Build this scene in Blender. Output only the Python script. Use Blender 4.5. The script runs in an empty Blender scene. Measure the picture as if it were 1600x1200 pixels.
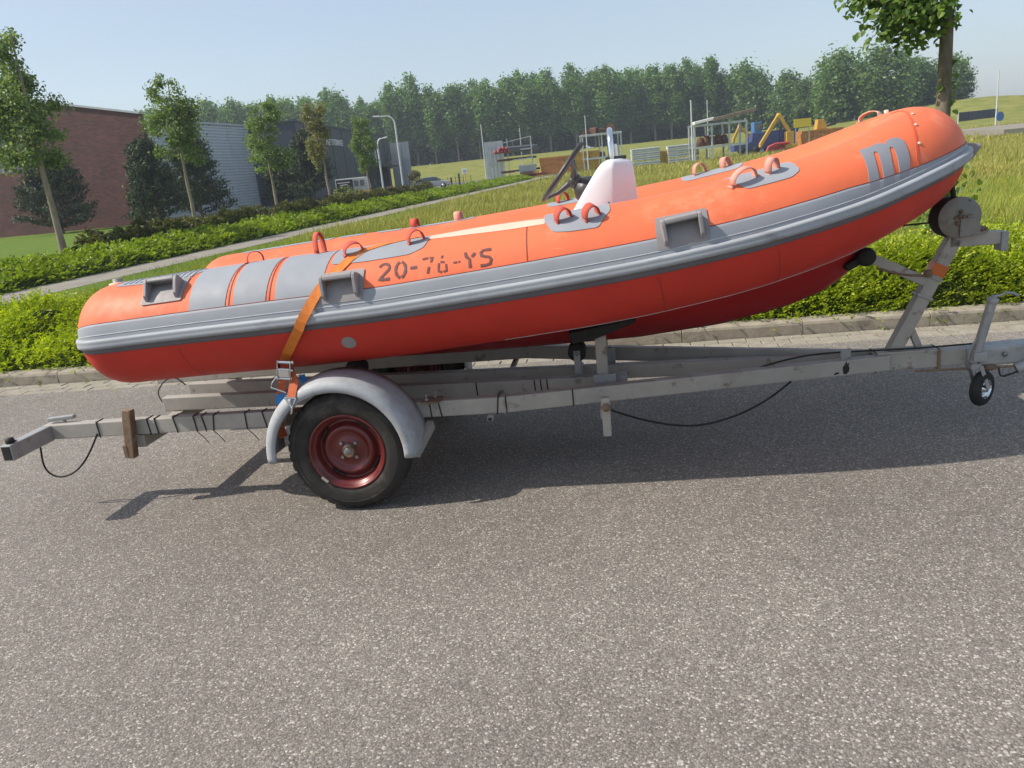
import bpy, bmesh, math, random
import numpy as np
from mathutils import Vector, Matrix
from mathutils.geometry import delaunay_2d_cdt

SC = bpy.context.scene
COL = SC.collection
R_ = math.radians

# ------------------------------------------------------------------ camera
YAW, PITCH, ROLL = R_(11.7), R_(15.6), R_(5.9)
HEAD = np.array([-math.sin(YAW), math.cos(YAW), 0.0])
_r0 = np.array([math.cos(YAW), math.sin(YAW), 0.0])
_f = HEAD * math.cos(PITCH) + np.array([0, 0, -math.sin(PITCH)])
_u0 = np.cross(_r0, _f)
_r = _r0 * math.cos(ROLL) - _u0 * math.sin(ROLL)
_u = _r0 * math.sin(ROLL) + _u0 * math.cos(ROLL)
cam_data = bpy.data.cameras.new('camera')
cam = bpy.data.objects.new('camera', cam_data)
COL.objects.link(cam)
cam.matrix_world = Matrix(((_r[0], _u[0], -_f[0], 0), (_r[1], _u[1], -_f[1], 0), (_r[2], _u[2], -_f[2], 1.6), (0, 0, 0, 1)))
cam_data.sensor_width = 36
cam_data.lens = 36 * 1210 / 1600
cam_data.clip_start = 0.05
cam_data.clip_end = 6000
SC.camera = cam

# ------------------------------------------------------------------ sky, sun, exposure
SUN_EL = R_(44.5)
SUN_DIR = np.array([-0.96, -0.285, 0.0]); SUN_DIR /= np.linalg.norm(SUN_DIR)     # towards the sun, on the ground
world = bpy.data.worlds.new('World'); SC.world = world; world.use_nodes = True
nt = world.node_tree; nt.nodes.clear()
sky = nt.nodes.new('ShaderNodeTexSky'); sky.sky_type = 'NISHITA'; sky.sun_disc = False
sky.sun_elevation = SUN_EL; sky.sun_rotation = math.atan2(SUN_DIR[0], SUN_DIR[1])
sky.altitude = 0; sky.air_density = 1.0; sky.dust_density = 1.8; sky.ozone_density = 0.6
bg = nt.nodes.new('ShaderNodeBackground'); bg.inputs['Strength'].default_value = 0.14
wo = nt.nodes.new('ShaderNodeOutputWorld')
# thin veil of high cloud, the same all round the sky
tc = nt.nodes.new('ShaderNodeTexCoord'); mpw = nt.nodes.new('ShaderNodeMapping'); mpw.inputs['Scale'].default_value = (1.2, 1.2, 4.5)
nzw = nt.nodes.new('ShaderNodeTexNoise'); nzw.inputs['Scale'].default_value = 2.2; nzw.inputs['Detail'].default_value = 5
rpw = nt.nodes.new('ShaderNodeMapRange'); rpw.inputs['From Min'].default_value = .3; rpw.inputs['From Max'].default_value = .75; rpw.inputs['To Min'].default_value = .32; rpw.inputs['To Max'].default_value = .68
mxw = nt.nodes.new('ShaderNodeMix'); mxw.data_type = 'RGBA'; mxw.inputs[7].default_value = (2.95, 3.45, 4.05, 1)
nt.links.new(tc.outputs['Generated'], mpw.inputs[0]); nt.links.new(mpw.outputs[0], nzw.inputs['Vector']); nt.links.new(nzw.outputs['Fac'], rpw.inputs['Value'])
nt.links.new(rpw.outputs[0], mxw.inputs[0]); nt.links.new(sky.outputs[0], mxw.inputs[6]); nt.links.new(mxw.outputs[2], bg.inputs[0]); nt.links.new(bg.outputs[0], wo.inputs[0])
sun_data = bpy.data.lights.new('sun', 'SUN'); sun_data.energy = 3.9; sun_data.angle = R_(0.55); sun_data.color = (1.0, 0.93, 0.82)
sun = bpy.data.objects.new('sun', sun_data); COL.objects.link(sun)
_sd = Vector((SUN_DIR[0] * math.cos(SUN_EL), SUN_DIR[1] * math.cos(SUN_EL), math.sin(SUN_EL)))
sun.rotation_euler = _sd.to_track_quat('Z', 'Y').to_euler(); sun.location = (-20, -6, 20)
SC.view_settings.view_transform = 'Standard'; SC.view_settings.look = 'None'
SC.view_settings.exposure = 0.42; SC.view_settings.gamma = 1.0; SC.view_settings.use_curve_mapping = False
SC.render.engine = 'CYCLES'
SC.cycles.max_bounces = 6; SC.cycles.diffuse_bounces = 2; SC.cycles.glossy_bounces = 2; SC.cycles.transmission_bounces = 3
SC.cycles.volume_bounces = 0; SC.cycles.transparent_max_bounces = 4; SC.cycles.caustics_reflective = False; SC.cycles.caustics_refractive = False

# ------------------------------------------------------------------ materials
MATS = {}
def _new(name):
    m = bpy.data.materials.new(name); m.use_nodes = True
    t = m.node_tree; t.nodes.clear()
    o = t.nodes.new('ShaderNodeOutputMaterial'); b = t.nodes.new('ShaderNodeBsdfPrincipled')
    t.links.new(b.outputs[0], o.inputs[0]); MATS[name] = m
    return m, t, b, o
def _mixc(t, fac, a, b, mode='MIX'):
    n = t.nodes.new('ShaderNodeMix'); n.data_type = 'RGBA'; n.blend_type = mode
    for sock, val in ((n.inputs[0], fac), (n.inputs[6], a), (n.inputs[7], b)):
        if hasattr(val, 'node'): t.links.new(val, sock)
        elif isinstance(val, (int, float)): sock.default_value = val
        else: sock.default_value = (*val[:3], 1)
    return n.outputs[2]
def _noise(t, vec, scale, detail=4, rough=.6):
    n = t.nodes.new('ShaderNodeTexNoise'); n.inputs['Scale'].default_value = scale
    n.inputs['Detail'].default_value = detail; n.inputs['Roughness'].default_value = rough
    t.links.new(vec, n.inputs['Vector']); return n.outputs['Fac']
def _ramp(t, fac, stops):
    n = t.nodes.new('ShaderNodeValToRGB'); e = n.color_ramp.elements
    while len(e) < len(stops): e.new(.5)
    for el, (p, c) in zip(e, stops):
        el.position = p; el.color = (*(c if hasattr(c, '__len__') else (c, c, c)), 1)
    t.links.new(fac, n.inputs[0]); return n.outputs[0]
def _bump(t, b, h, strength, dist):
    n = t.nodes.new('ShaderNodeBump'); n.inputs['Strength'].default_value = strength; n.inputs['Distance'].default_value = dist
    t.links.new(h, n.inputs['Height']); t.links.new(n.outputs[0], b.inputs['Normal'])
def _coord(t, kind='Object'):
    if kind == 'World':
        return t.nodes.new('ShaderNodeNewGeometry').outputs['Position']
    return t.nodes.new('ShaderNodeTexCoord').outputs['Object']

def mat(name, col, rough=.5, metal=0., var=.15, scale=6., bump=0., bscale=60., spec=.5, dirt=None, dirt_scale=9., dirt_amt=.5, coat=0., coord='Object', stretch=None, scuff=None):
    """painted / moulded surface: base colour with soft uneven wear, optional second colour in blotches, optional fine relief"""
    if name in MATS: return MATS[name]
    m, t, b, o = _new(name)
    c = _coord(t, coord)
    if stretch:
        mp = t.nodes.new('ShaderNodeMapping'); mp.inputs['Scale'].default_value = stretch
        t.links.new(c, mp.inputs[0]); c = mp.outputs[0]
    lo = [max(0, x * (1 - var)) for x in col]; hi = [min(1, x * (1 + var)) for x in col]
    n = _noise(t, c, scale, 6, .65)
    out = _ramp(t, n, [(.3, lo), (.7, hi)])
    if dirt:
        d = _noise(t, c, dirt_scale, 8, .7)
        f = _ramp(t, d, [(.62 - .2 * dirt_amt, 0.), (.72 - .12 * dirt_amt, 1.)])
        out = _mixc(t, f, out, dirt)
    t.links.new(out, b.inputs['Base Color'])
    if scuff:
        ms = t.nodes.new('ShaderNodeMapping'); ms.inputs['Scale'].default_value = (3, 60, 60); ms.inputs['Rotation'].default_value = (0, .12, .05); t.links.new(_coord(t, coord), ms.inputs[0])
        f1 = _ramp(t, _noise(t, ms.outputs[0], 1.2, 3, .6), [(.66, 0.), (.70, 1.)]); f2 = _ramp(t, _noise(t, c, 1.6, 3), [(.5, 0.), (.66, .55)])
        out = _mixc(t, _mixc(t, 1.0, f1, f2, 'MULTIPLY'), out, scuff)
        t.links.new(out, b.inputs['Base Color'])
    rr = _ramp(t, _noise(t, c, scale * 2.3, 5), [(.3, max(0, rough - .1)), (.7, min(1, rough + .1))])
    t.links.new(rr, b.inputs['Roughness'])
    b.inputs['Metallic'].default_value = metal; b.inputs['Specular IOR Level'].default_value = spec
    b.inputs['Coat Weight'].default_value = coat
    if bump: _bump(t, b, _noise(t, c, bscale, 6, .7), bump, .01)
    return m

def leaf_mat(name, c1, c2, c3=None, trans=.3, patch=0.6, rough=.45):
    """foliage: each leaf its own tint (random per island), with larger tonal patches, and light coming through"""
    if name in MATS: return MATS[name]
    m, t, b, o = _new(name)
    g = t.nodes.new('ShaderNodeNewGeometry')
    st = [(.0, c1), (.55, c2)] + ([(.95, c3)] if c3 else [])
    col = _ramp(t, g.outputs['Random Per Island'], st)
    n = _noise(t, g.outputs['Position'], patch, 3)
    col = _mixc(t, 1.0, col, _ramp(t, n, [(.3, .72), (.7, 1.2)]), 'MULTIPLY')
    t.links.new(col, b.inputs['Base Color']); b.inputs['Roughness'].default_value = rough; b.inputs['Specular IOR Level'].default_value = .35
    tr = t.nodes.new('ShaderNodeBsdfTranslucent'); t.links.new(_mixc(t, 1.0, col, (1.15, 1.25, .55), 'MULTIPLY'), tr.inputs[0])
    mx = t.nodes.new('ShaderNodeMixShader'); mx.inputs[0].default_value = trans
    t.links.new(b.outputs[0], mx.inputs[1]); t.links.new(tr.outputs[0], mx.inputs[2]); t.links.new(mx.outputs[0], o.inputs[0])
    return m

def asphalt_mat():
    m, t, b, o = _new('asphalt')
    c = _coord(t, 'World')
    v = t.nodes.new('ShaderNodeTexVoronoi'); v.inputs['Scale'].default_value = 165; v.inputs['Randomness'].default_value = 1
    t.links.new(c, v.inputs['Vector'])
    sep = t.nodes.new('ShaderNodeSeparateColor'); t.links.new(v.outputs['Color'], sep.inputs[0])
    stone = _ramp(t, sep.outputs[0], [(0, (.135, .120, .105)), (.4, (.198, .176, .153)), (.75, (.248, .220, .192)), (.93, (.33, .296, .258)), (1, (.56, .52, .47))])
    binder = _ramp(t, v.outputs['Distance'], [(.0, 1.0), (.5, 1.0), (.8, .72)])
    col = _mixc(t, 1.0, stone, binder, 'MULTIPLY')
    v2 = t.nodes.new('ShaderNodeTexVoronoi'); v2.inputs['Scale'].default_value = 46; t.links.new(c, v2.inputs['Vector'])
    s2 = t.nodes.new('ShaderNodeSeparateColor'); t.links.new(v2.outputs['Color'], s2.inputs[0])
    inner = _ramp(t, v2.outputs['Distance'], [(.20, 1.0), (.34, 0.0)])
    rare = _ramp(t, s2.outputs[1], [(.86, 0.), (.90, .9)])
    col = _mixc(t, _mixc(t, 1.0, inner, rare, 'MULTIPLY'), col, (.44, .405, .36))
    patch = _ramp(t, _noise(t, c, .55, 5, .6), [(.3, .84), (.72, 1.1)])
    col = _mixc(t, 1.0, col, patch, 'MULTIPLY')
    fine = _ramp(t, _noise(t, c, 9., 6, .7), [(.3, .9), (.7, 1.08)])
    col = _mixc(t, 1.0, col, fine, 'MULTIPLY')
    sx = t.nodes.new('ShaderNodeSeparateXYZ'); t.links.new(c, sx.inputs[0])
    wv = t.nodes.new('ShaderNodeMath'); wv.operation = 'SINE'; mu = t.nodes.new('ShaderNodeMath'); mu.operation = 'MULTIPLY_ADD'; mu.inputs[1].default_value = 3.1; mu.inputs[2].default_value = .6; t.links.new(sx.outputs[1], mu.inputs[0]); t.links.new(mu.outputs[0], wv.inputs[0])
    mr = t.nodes.new('ShaderNodeMapRange'); mr.inputs['From Min'].default_value = -1; mr.inputs['To Min'].default_value = .93; mr.inputs['To Max'].default_value = 1.05; t.links.new(wv.outputs[0], mr.inputs['Value'])
    col = _mixc(t, 1.0, col, mr.outputs[0], 'MULTIPLY')
    stain = _ramp(t, _noise(t, c, 1.9, 4, .55), [(.66, 0.), (.76, .42)])
    col = _mixc(t, stain, col, (.085, .08, .078))
    t.links.new(col, b.inputs['Base Color']); b.inputs['Roughness'].default_value = .8; b.inputs['Specular IOR Level'].default_value = .35
    h = _mixc(t, .35, _ramp(t, v.outputs['Distance'], [(0, 1.), (.8, 0.)]), sep.outputs[1])
    _bump(t, b, h, .5, .005)
    return m

def ground_mat(name, cols, scale=.5, fine=14., bump=.6, dist=.05):
    m, t, b, o = _new(name)
    c = _coord(t, 'World')
    col = _ramp(t, _noise(t, c, scale, 6, .7), [(.28 + .44 * i / (len(cols) - 1), k) for i, k in enumerate(cols)])
    f = _noise(t, c, fine, 8, .75)
    col = _mixc(t, 1.0, col, _ramp(t, f, [(.3, .65), (.7, 1.25)]), 'MULTIPLY')
    t.links.new(col, b.inputs['Base Color']); b.inputs['Roughness'].default_value = .95; b.inputs['Specular IOR Level'].default_value = .1
    _bump(t, b, f, bump, dist)
    return m

def brick_mat():
    m, t, b, o = _new('red_brick')
    c = _coord(t, 'World')
    mp = t.nodes.new('ShaderNodeMapping'); mp.inputs['Rotation'].default_value = (R_(90), 0, 0); t.links.new(c, mp.inputs[0])
    br = t.nodes.new('ShaderNodeTexBrick'); br.inputs['Scale'].default_value = 1
    br.inputs['Brick Width'].default_value = .44; br.inputs['Row Height'].default_value = .14; br.inputs['Mortar Size'].default_value = .012
    br.inputs['Color1'].default_value = (.135, .044, .034, 1); br.inputs['Color2'].default_value = (.070, .025, .022, 1); br.inputs['Mortar'].default_value = (.085, .06, .053, 1)
    t.links.new(mp.outputs[0], br.inputs['Vector'])
    n = _noise(t, c, .5, 6, .7)
    col = _mixc(t, 1.0, br.outputs['Color'], _ramp(t, n, [(.3, .75), (.7, 1.2)]), 'MULTIPLY')
    t.links.new(col, b.inputs['Base Color']); b.inputs['Roughness'].default_value = .85
    _bump(t, b, br.outputs['Fac'], -.4, .02)
    return m

# ------------------------------------------------------------------ mesh building
class MB:
    def __init__(s): s.v = []; s.f = []; s.mi = []; s.sm = []
    def add(s, V, F, mi=0, sm=False):
        k = len(s.v); s.v += [tuple(map(float, p)) for p in V]
        for q in F: s.f.append(tuple(i + k for i in q)); s.mi.append(mi); s.sm.append(sm)
        return s
    def box(s, c, d, rot=None, mi=0):
        c = np.array(c, float); h = np.array(d, float) / 2
        V = np.array([[x, y, z] for x in (-1, 1) for y in (-1, 1) for z in (-1, 1)]) * h
        if rot is not None: V = V @ np.array(rot).T
        return s.add(V + c, [(0, 1, 3, 2), (4, 6, 7, 5), (0, 4, 5, 1), (2, 3, 7, 6), (0, 2, 6, 4), (1, 5, 7, 3)], mi)
    def beam(s, p, q, w, h, up=(0, 0, 1), mi=0):
        """box section from p to q, w across, h along up"""
        p = np.array(p, float); q = np.array(q, float); x = q - p; L = np.linalg.norm(x); x /= L
        y = np.cross(up, x); y /= np.linalg.norm(y); z = np.cross(x, y)
        return s.box((p + q) / 2, (L, w, h), np.stack([x, y, z], 1), mi)
    def tube(s, P, r, n=8, mi=0, caps=True, sm=True):
        P = np.array(P, float); m = len(P); r = np.full(m, r) if np.isscalar(r) else np.array(r)
        T = np.gradient(P, axis=0); T /= np.linalg.norm(T, axis=1)[:, None] + 1e-12
        a = np.array([0, 0, 1.]) if abs(T[0][2]) < .9 else np.array([1., 0, 0])
        V = []
        nx = np.cross(T[0], a); nx /= np.linalg.norm(nx)
        for i in range(m):
            nx = nx - T[i] * (nx @ T[i]); nx /= np.linalg.norm(nx) + 1e-12; ny = np.cross(T[i], nx)
            for k in range(n):
                an = 2 * math.pi * k / n; V.append(P[i] + r[i] * (math.cos(an) * nx + math.sin(an) * ny))
        F = [(i * n + k, i * n + (k + 1) % n, (i + 1) * n + (k + 1) % n, (i + 1) * n + k) for i in range(m - 1) for k in range(n)]
        s.add(V, F, mi, sm)
        if caps:
            s.add(V[:n], [tuple(range(n))[::-1]], mi); s.add(V[-n:], [tuple(range(n))], mi)
        return s
    def lathe(s, prof, c, axis=(0, 1, 0), n=32, mi=0, sm=True, caps=True, rmod=None):
        """prof: (radius, along-axis) pairs"""
        c = np.array(c, float); ax = np.array(axis, float); ax /= np.linalg.norm(ax)
        a = np.array([0, 0, 1.]) if abs(ax[2]) < .9 else np.array([1., 0, 0])
        e1 = np.cross(a, ax); e1 /= np.linalg.norm(e1); e2 = np.cross(ax, e1); V = []
        for j, (r, t) in enumerate(prof):
            for k in range(n):
                an = 2 * math.pi * k / n; rr = r + (rmod(j, k) if rmod else 0)
                V.append(c + ax * t + rr * (math.cos(an) * e1 + math.sin(an) * e2))
        F = [(j * n + k, (j + 1) * n + k, (j + 1) * n + (k + 1) % n, j * n + (k + 1) % n) for j in range(len(prof) - 1) for k in range(n)]
        s.add(V, F, mi, sm)
        if caps:
            if prof[0][0] > 1e-4: s.add(V[:n], [tuple(range(n))], mi)
            if prof[-1][0] > 1e-4: s.add(V[-n:], [tuple(range(n))[::-1]], mi)
        return s
    def prism(s, poly, origin, ex, ey, ez, d, mi=0):
        """polygon (2D) in the ex/ey plane, extruded d along ez"""
        o = np.array(origin, float); ex, ey, ez = (np.array(k, float) for k in (ex, ey, ez)); n = len(poly)
        A = [o + ex * p[0] + ey * p[1] for p in poly]; B = [q + ez * d for q in A]
        return s.add(A + B, [tuple(range(n))[::-1], tuple(range(n, 2 * n))] + [(i, (i + 1) % n, n + (i + 1) % n, n + i) for i in range(n)], mi)
    def build(s, name, mats, parent=None, off=(0, 0, 0), bevel=0, seg=2, solid=0, fixn=True):
        me = bpy.data.meshes.new(name)
        o3 = np.array(off, float)
        me.from_pydata([tuple(np.array(p) - o3) for p in s.v], [], s.f)
        for m_ in (mats if isinstance(mats, (list, tuple)) else [mats]): me.materials.append(m_)
        me.polygons.foreach_set('material_index', s.mi); me.polygons.foreach_set('use_smooth', s.sm)
        if fixn:
            bm = bmesh.new(); bm.from_mesh(me); bmesh.ops.recalc_face_normals(bm, faces=bm.faces); bm.to_mesh(me); bm.free()
        me.update()
        return link(name, me, parent, bevel, seg, solid)
def link(name, me, parent=None, bevel=0, seg=2, solid=0):
    o = bpy.data.objects.new(name, me); COL.objects.link(o)
    if parent is not None: o.parent = parent
    if solid:
        m_ = o.modifiers.new('thickness', 'SOLIDIFY'); m_.thickness = solid; m_.offset = 0
    if bevel:
        m_ = o.modifiers.new('edge', 'BEVEL'); m_.width = bevel; m_.segments = seg; m_.limit_method = 'ANGLE'; m_.angle_limit = R_(40)
    return o
def np_mesh(name, V, F, mats, smooth=False, mi=None):
    """V (n,3), F (m,k) arrays"""
    me = bpy.data.meshes.new(name); V = np.asarray(V, np.float32); F = np.asarray(F, np.int32); m_, k = F.shape
    me.vertices.add(len(V)); me.vertices.foreach_set('co', V.ravel())
    me.loops.add(m_ * k); me.loops.foreach_set('vertex_index', F.ravel())
    me.polygons.add(m_); me.polygons.foreach_set('loop_start', np.arange(0, m_ * k, k, dtype=np.int32))
    try: me.polygons.foreach_set('loop_total', np.full(m_, k, np.int32))
    except Exception: pass
    for q in (mats if isinstance(mats, (list, tuple)) else [mats]): me.materials.append(q)
    if mi is not None: me.polygons.foreach_set('material_index', np.asarray(mi, np.int32))
    me.polygons.foreach_set('use_smooth', np.full(m_, smooth))
    me.update(calc_edges=True); me.validate()
    return me
def tag(o, label=None, cat=None, group=None, kind=None):
    if label: o['label'] = label
    if cat: o['category'] = cat
    if group: o['group'] = group
    if kind: o['kind'] = kind
    return o
def empty(name, loc, rz=0, label=None, cat=None, group=None):
    o = bpy.data.objects.new(name, None); COL.objects.link(o); o.location = loc; o.rotation_euler = (0, 0, rz); o.empty_display_size = .2
    return tag(o, label, cat, group)
def copy_tree(o, parent=None):
    c = o.copy(); COL.objects.link(c); c.parent = parent
    for ch in list(o.children): copy_tree(ch, c)
    return c

# ------------------------------------------------------------------ terrain
def sstep(t): t = np.clip(t, 0, 1); return t * t * (3 - 2 * t)
def tz(x, y):
    x = np.asarray(x, float); y = np.asarray(y, float)
    D = x * HEAD[0] + y * HEAD[1]
    w = sstep((x + 30) / 18)                                        # the flat building plots lie left of the meadow
    z = 4.4 * (w * sstep((D - 98) / 128) + (1 - w) * sstep((D - 158) / 66))
    z = z + 3.4 * np.exp(-(((x - 66) / 22) ** 2 + ((y - 183) / 20) ** 2))
    z = z + .06 * np.sin(x * .31 + 1) * np.sin(y * .23) * sstep((D - 14) / 20)
    return z - .03
KY0, KS = 6.66, .043                                                # kerb line: y = KY0 + KS * x
def ky(x): return KY0 + KS * np.asarray(x, float)

M_GRASS = ground_mat('meadow_ground', [(.12, .15, .03), (.21, .22, .05), (.30, .27, .085)], .35, 9.)
M_LAWN = ground_mat('lawn_grass', [(.09, .15, .02), (.14, .20, .03)], .5, 10.)
M_SOIL = ground_mat('dark_soil', [(.03, .024, .016), (.06, .048, .032)], 4., 40.)
M_ASPH = asphalt_mat()
M_ASPH2 = ground_mat('far_asphalt', [(.13, .13, .13), (.17, .168, .165)], .5, 20., .2, .01)
M_PATH = ground_mat('path_concrete', [(.22, .20, .17), (.32, .295, .25)], 1.2, 22., .3, .01)
M_KERB = mat('kerb_concrete', (.33, .29, .23), .9, var=.2, scale=7, bump=.5, bscale=90, dirt=(.17, .15, .12), dirt_scale=5, dirt_amt=.55, spec=.2, coord='World')
M_PAVER = mat('gutter_paver', (.30, .27, .22), .9, var=.22, scale=9, bump=.5, bscale=110, spec=.2, coord='World')

def axis_samples(a, b, n, p=2.6):
    t = np.linspace(-1, 1, n); return np.sign(t) * np.abs(t) ** p * (b - a) / 2 + (a + b) / 2
gx = np.unique(np.r_[axis_samples(-1500, 1500, 121), np.arange(-80, 90, 6)]); gy = np.unique(np.r_[axis_samples(-1500, 1600, 121), np.arange(6, 260, 6)])
GX, GY = np.meshgrid(gx, gy, indexing='ij')
GZ = tz(GX, GY); GZ = np.where(GY < 5.0, -.06, GZ)
idx = np.arange(GX.size).reshape(GX.shape)
F = np.stack([idx[:-1, :-1], idx[1:, :-1], idx[1:, 1:], idx[:-1, 1:]], -1).reshape(-1, 4)
tag(link('ground', np_mesh('ground', np.stack([GX, GY, GZ], -1).reshape(-1, 3), F, M_GRASS, True)), kind='structure')

def sheet(name, pts, z, m, parent=None):
    mb = MB(); n = len(pts); mb.add([(p[0], p[1], z) for p in pts], [tuple(range(n))]); o = mb.build(name, m, parent)
    if parent is None: tag(o, kind='structure')
    return o
def kq(x0, x1, d0, d1): return [(x0, ky(x0) + d0), (x1, ky(x1) + d0), (x1, ky(x1) + d1), (x0, ky(x0) + d1)]
sheet('road', kq(-60, 60, -45, -.36), 0., M_ASPH)
# gutter: three courses of pavers against the kerb
g = sheet('gutter', kq(-14, 11, -.36, .01), -.006, M_SOIL)
rng = random.Random(4)
pm = []
for k in range(5):
    mb = MB(); mb.box((0, 0, 0), (.222, .108, .05)); o = mb.build('paver', M_PAVER, bevel=.004, seg=1); pm.append(o.data)
    bpy.data.objects.remove(o)
ang = math.atan(KS)
for row in range(3):
    x = -10.2 + .11 * (row % 2)
    while x < 6.6:
        o = link('paver', pm[rng.randrange(5)], g, bevel=.004, seg=1)
        o.location = (x, float(ky(x)) - .302 + row * .117, -.024 + rng.uniform(-.002, .003)); o.rotation_euler = (rng.uniform(-.008, .008), rng.uniform(-.01, .01), ang + rng.uniform(-.006, .006))
        x += .229
# kerb stones
kb = tag(MB().box((-1, float(ky(-1)) + .085, -.1), (28, .1, .1), np.array(Matrix.Rotation(ang, 3, 'Z'))).build('kerb', M_SOIL), kind='structure')
prof = [(0, -.08), (0, .085), (.008, .105), (.022, .115), (.165, .12), (.165, -.08)]
mb = MB(); mb.prism(prof, (-.498, 0, 0), (0, 1, 0), (0, 0, 1), (1, 0, 0), .996)
ks = mb.build('kerb_stone', M_KERB); kme = ks.data; bpy.data.objects.remove(ks)
x = -14.35
while x < 12:
    o = link('kerb_stone', kme, kb, bevel=.0035, seg=2); o.location = (x, float(ky(x)) + rng.uniform(-.002, .002), rng.uniform(-.002, .002)); o.rotation_euler = (0, rng.uniform(-.002, .002), ang + rng.uniform(-.003, .003)); x += 1.0
sheet('planting_bed', kq(-16, 13, .165, 3.2), .06, M_SOIL)
# path running away between the planting strips
sheet('path', [(-14.4, 9), (-12.6, 9), (-12.4, 110), (-14.2, 110)], .01, M_PATH)
sheet('lawn', [(-75, 14), (-20.7, 14), (-20.7, 61), (-75, 61)], .012, M_LAWN)
sheet('footpath', [(-60, 23.2), (-20.9, 21.5), (-20.9, 22.6), (-60, 24.4)], .03, M_PATH)
sheet('verge', [(-12.6, 9.8), (-9.5, 9.8), (-10.8, 40), (-12.4, 40)], .008, M_LAWN)
sheet('car_park', [(-40, 64), (-22, 64), (-20, 96), (-20, 128), (-47, 128), (-40, 88)], .016, M_ASPH2)
tag(MB().prism([(27, 70), (90, 76), (90, 116), (34, 104)], (0, 0, -.4), (1, 0, 0), (0, 1, 0), (0, 0, 1), .95).build('street', M_PATH), kind='structure')

# ------------------------------------------------------------------ vegetation tools
def unit(v): return v / (np.linalg.norm(v, axis=-1, keepdims=True) + 1e-9)
def leaf_quads(C, Nn, size, rs, aspect=.5, D=None, droop=0.):
    n = len(C); Nn = unit(Nn)
    if D is None: D = rs.normal(size=(n, 3))
    D = unit(D - (D * Nn).sum(1, keepdims=True) * Nn); Wv = np.cross(Nn, D)
    s = size[:, None] if np.ndim(size) else size
    V = np.stack([C - D * s * .5, C + Wv * s * aspect * .5 - D * s * .05, C + D * s * .5 - Nn * s * droop, C - Wv * s * aspect * .5 - D * s * .05], 1).reshape(-1, 3)
    return V, np.arange(n * 4).reshape(n, 4)
def blob_points(blobs, n, rs, shell=.55):
    """points in ellipsoids (x,y,z,rx,ry,rz), denser toward the outside; returns points and outward directions"""
    B = np.array(blobs, float); w = (B[:, 3] * B[:, 4] * B[:, 5]) ** .8; k = rs.choice(len(B), n, p=w / w.sum())
    d = unit(rs.normal(size=(n, 3))); r = (shell + (1 - shell) * rs.random(n)) * (1 + .10 * rs.normal(size=n)); 
    return B[k, :3] + d * r[:, None] * B[k, 3:6], d
def crown_mesh(name, blobs, n, size, m, seed, aspect=.6, up=.5, shell=.45, droop=.1):
    rs = np.random.RandomState(seed); C, d = blob_points(blobs, n, rs, shell)
    Nn = unit(d * .8 + rs.normal(size=(n, 3)) * .7 + np.array([0, 0, up]))
    V, F = leaf_quads(C, Nn, size * (.6 + .8 * rs.random(n)), rs, aspect, droop=droop)
    return np_mesh(name, V, F, m)
def limb_tree(mb, base, h, r, rs, branches, bend=.04):
    """tapered trunk with limbs; branches = list of (height fraction, direction, length)"""
    P = [np.array([0, 0, -.15]) + np.array(base)]
    n = 9; off = np.zeros(2)
    for i in range(1, n + 1):
        off = off + rs.normal(size=2) * bend * h / n; P.append(np.array(base) + np.array([off[0], off[1], h * i / n]))
    rr = [r * 1.25] + [r * (1 - .82 * i / n) for i in range(1, n + 1)]
    mb.tube(P, rr, 10)
    for (hf, dr, L) in branches:
        p0 = np.array([np.interp(hf * n, range(n + 1), [q[i] for q in P]) for i in range(3)]); d = unit(np.array(dr, float)); r0 = r * (1 - .82 * hf) * .55
        Q = [p0 + d * L * t + np.array([0, 0, .12 * L * t * t]) + rs.normal(size=3) * .03 * L * (t > 0) for t in np.linspace(0, 1, 5)]
        mb.tube(Q, np.linspace(r0, r0 * .2, 5), 6)
    return P

M_BARK = mat('grey_bark', (.17, .135, .10), .9, var=.35, scale=14, bump=.8, bscale=30, spec=.15, stretch=(1, 1, .25))
M_BARK2 = mat('pale_bark', (.26, .22, .17), .9, var=.3, scale=8, bump=.6, bscale=20, spec=.15, stretch=(1, 1, .3))
M_TWIG = mat('brown_twig', (.09, .06, .035), .9, var=.3)

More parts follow.
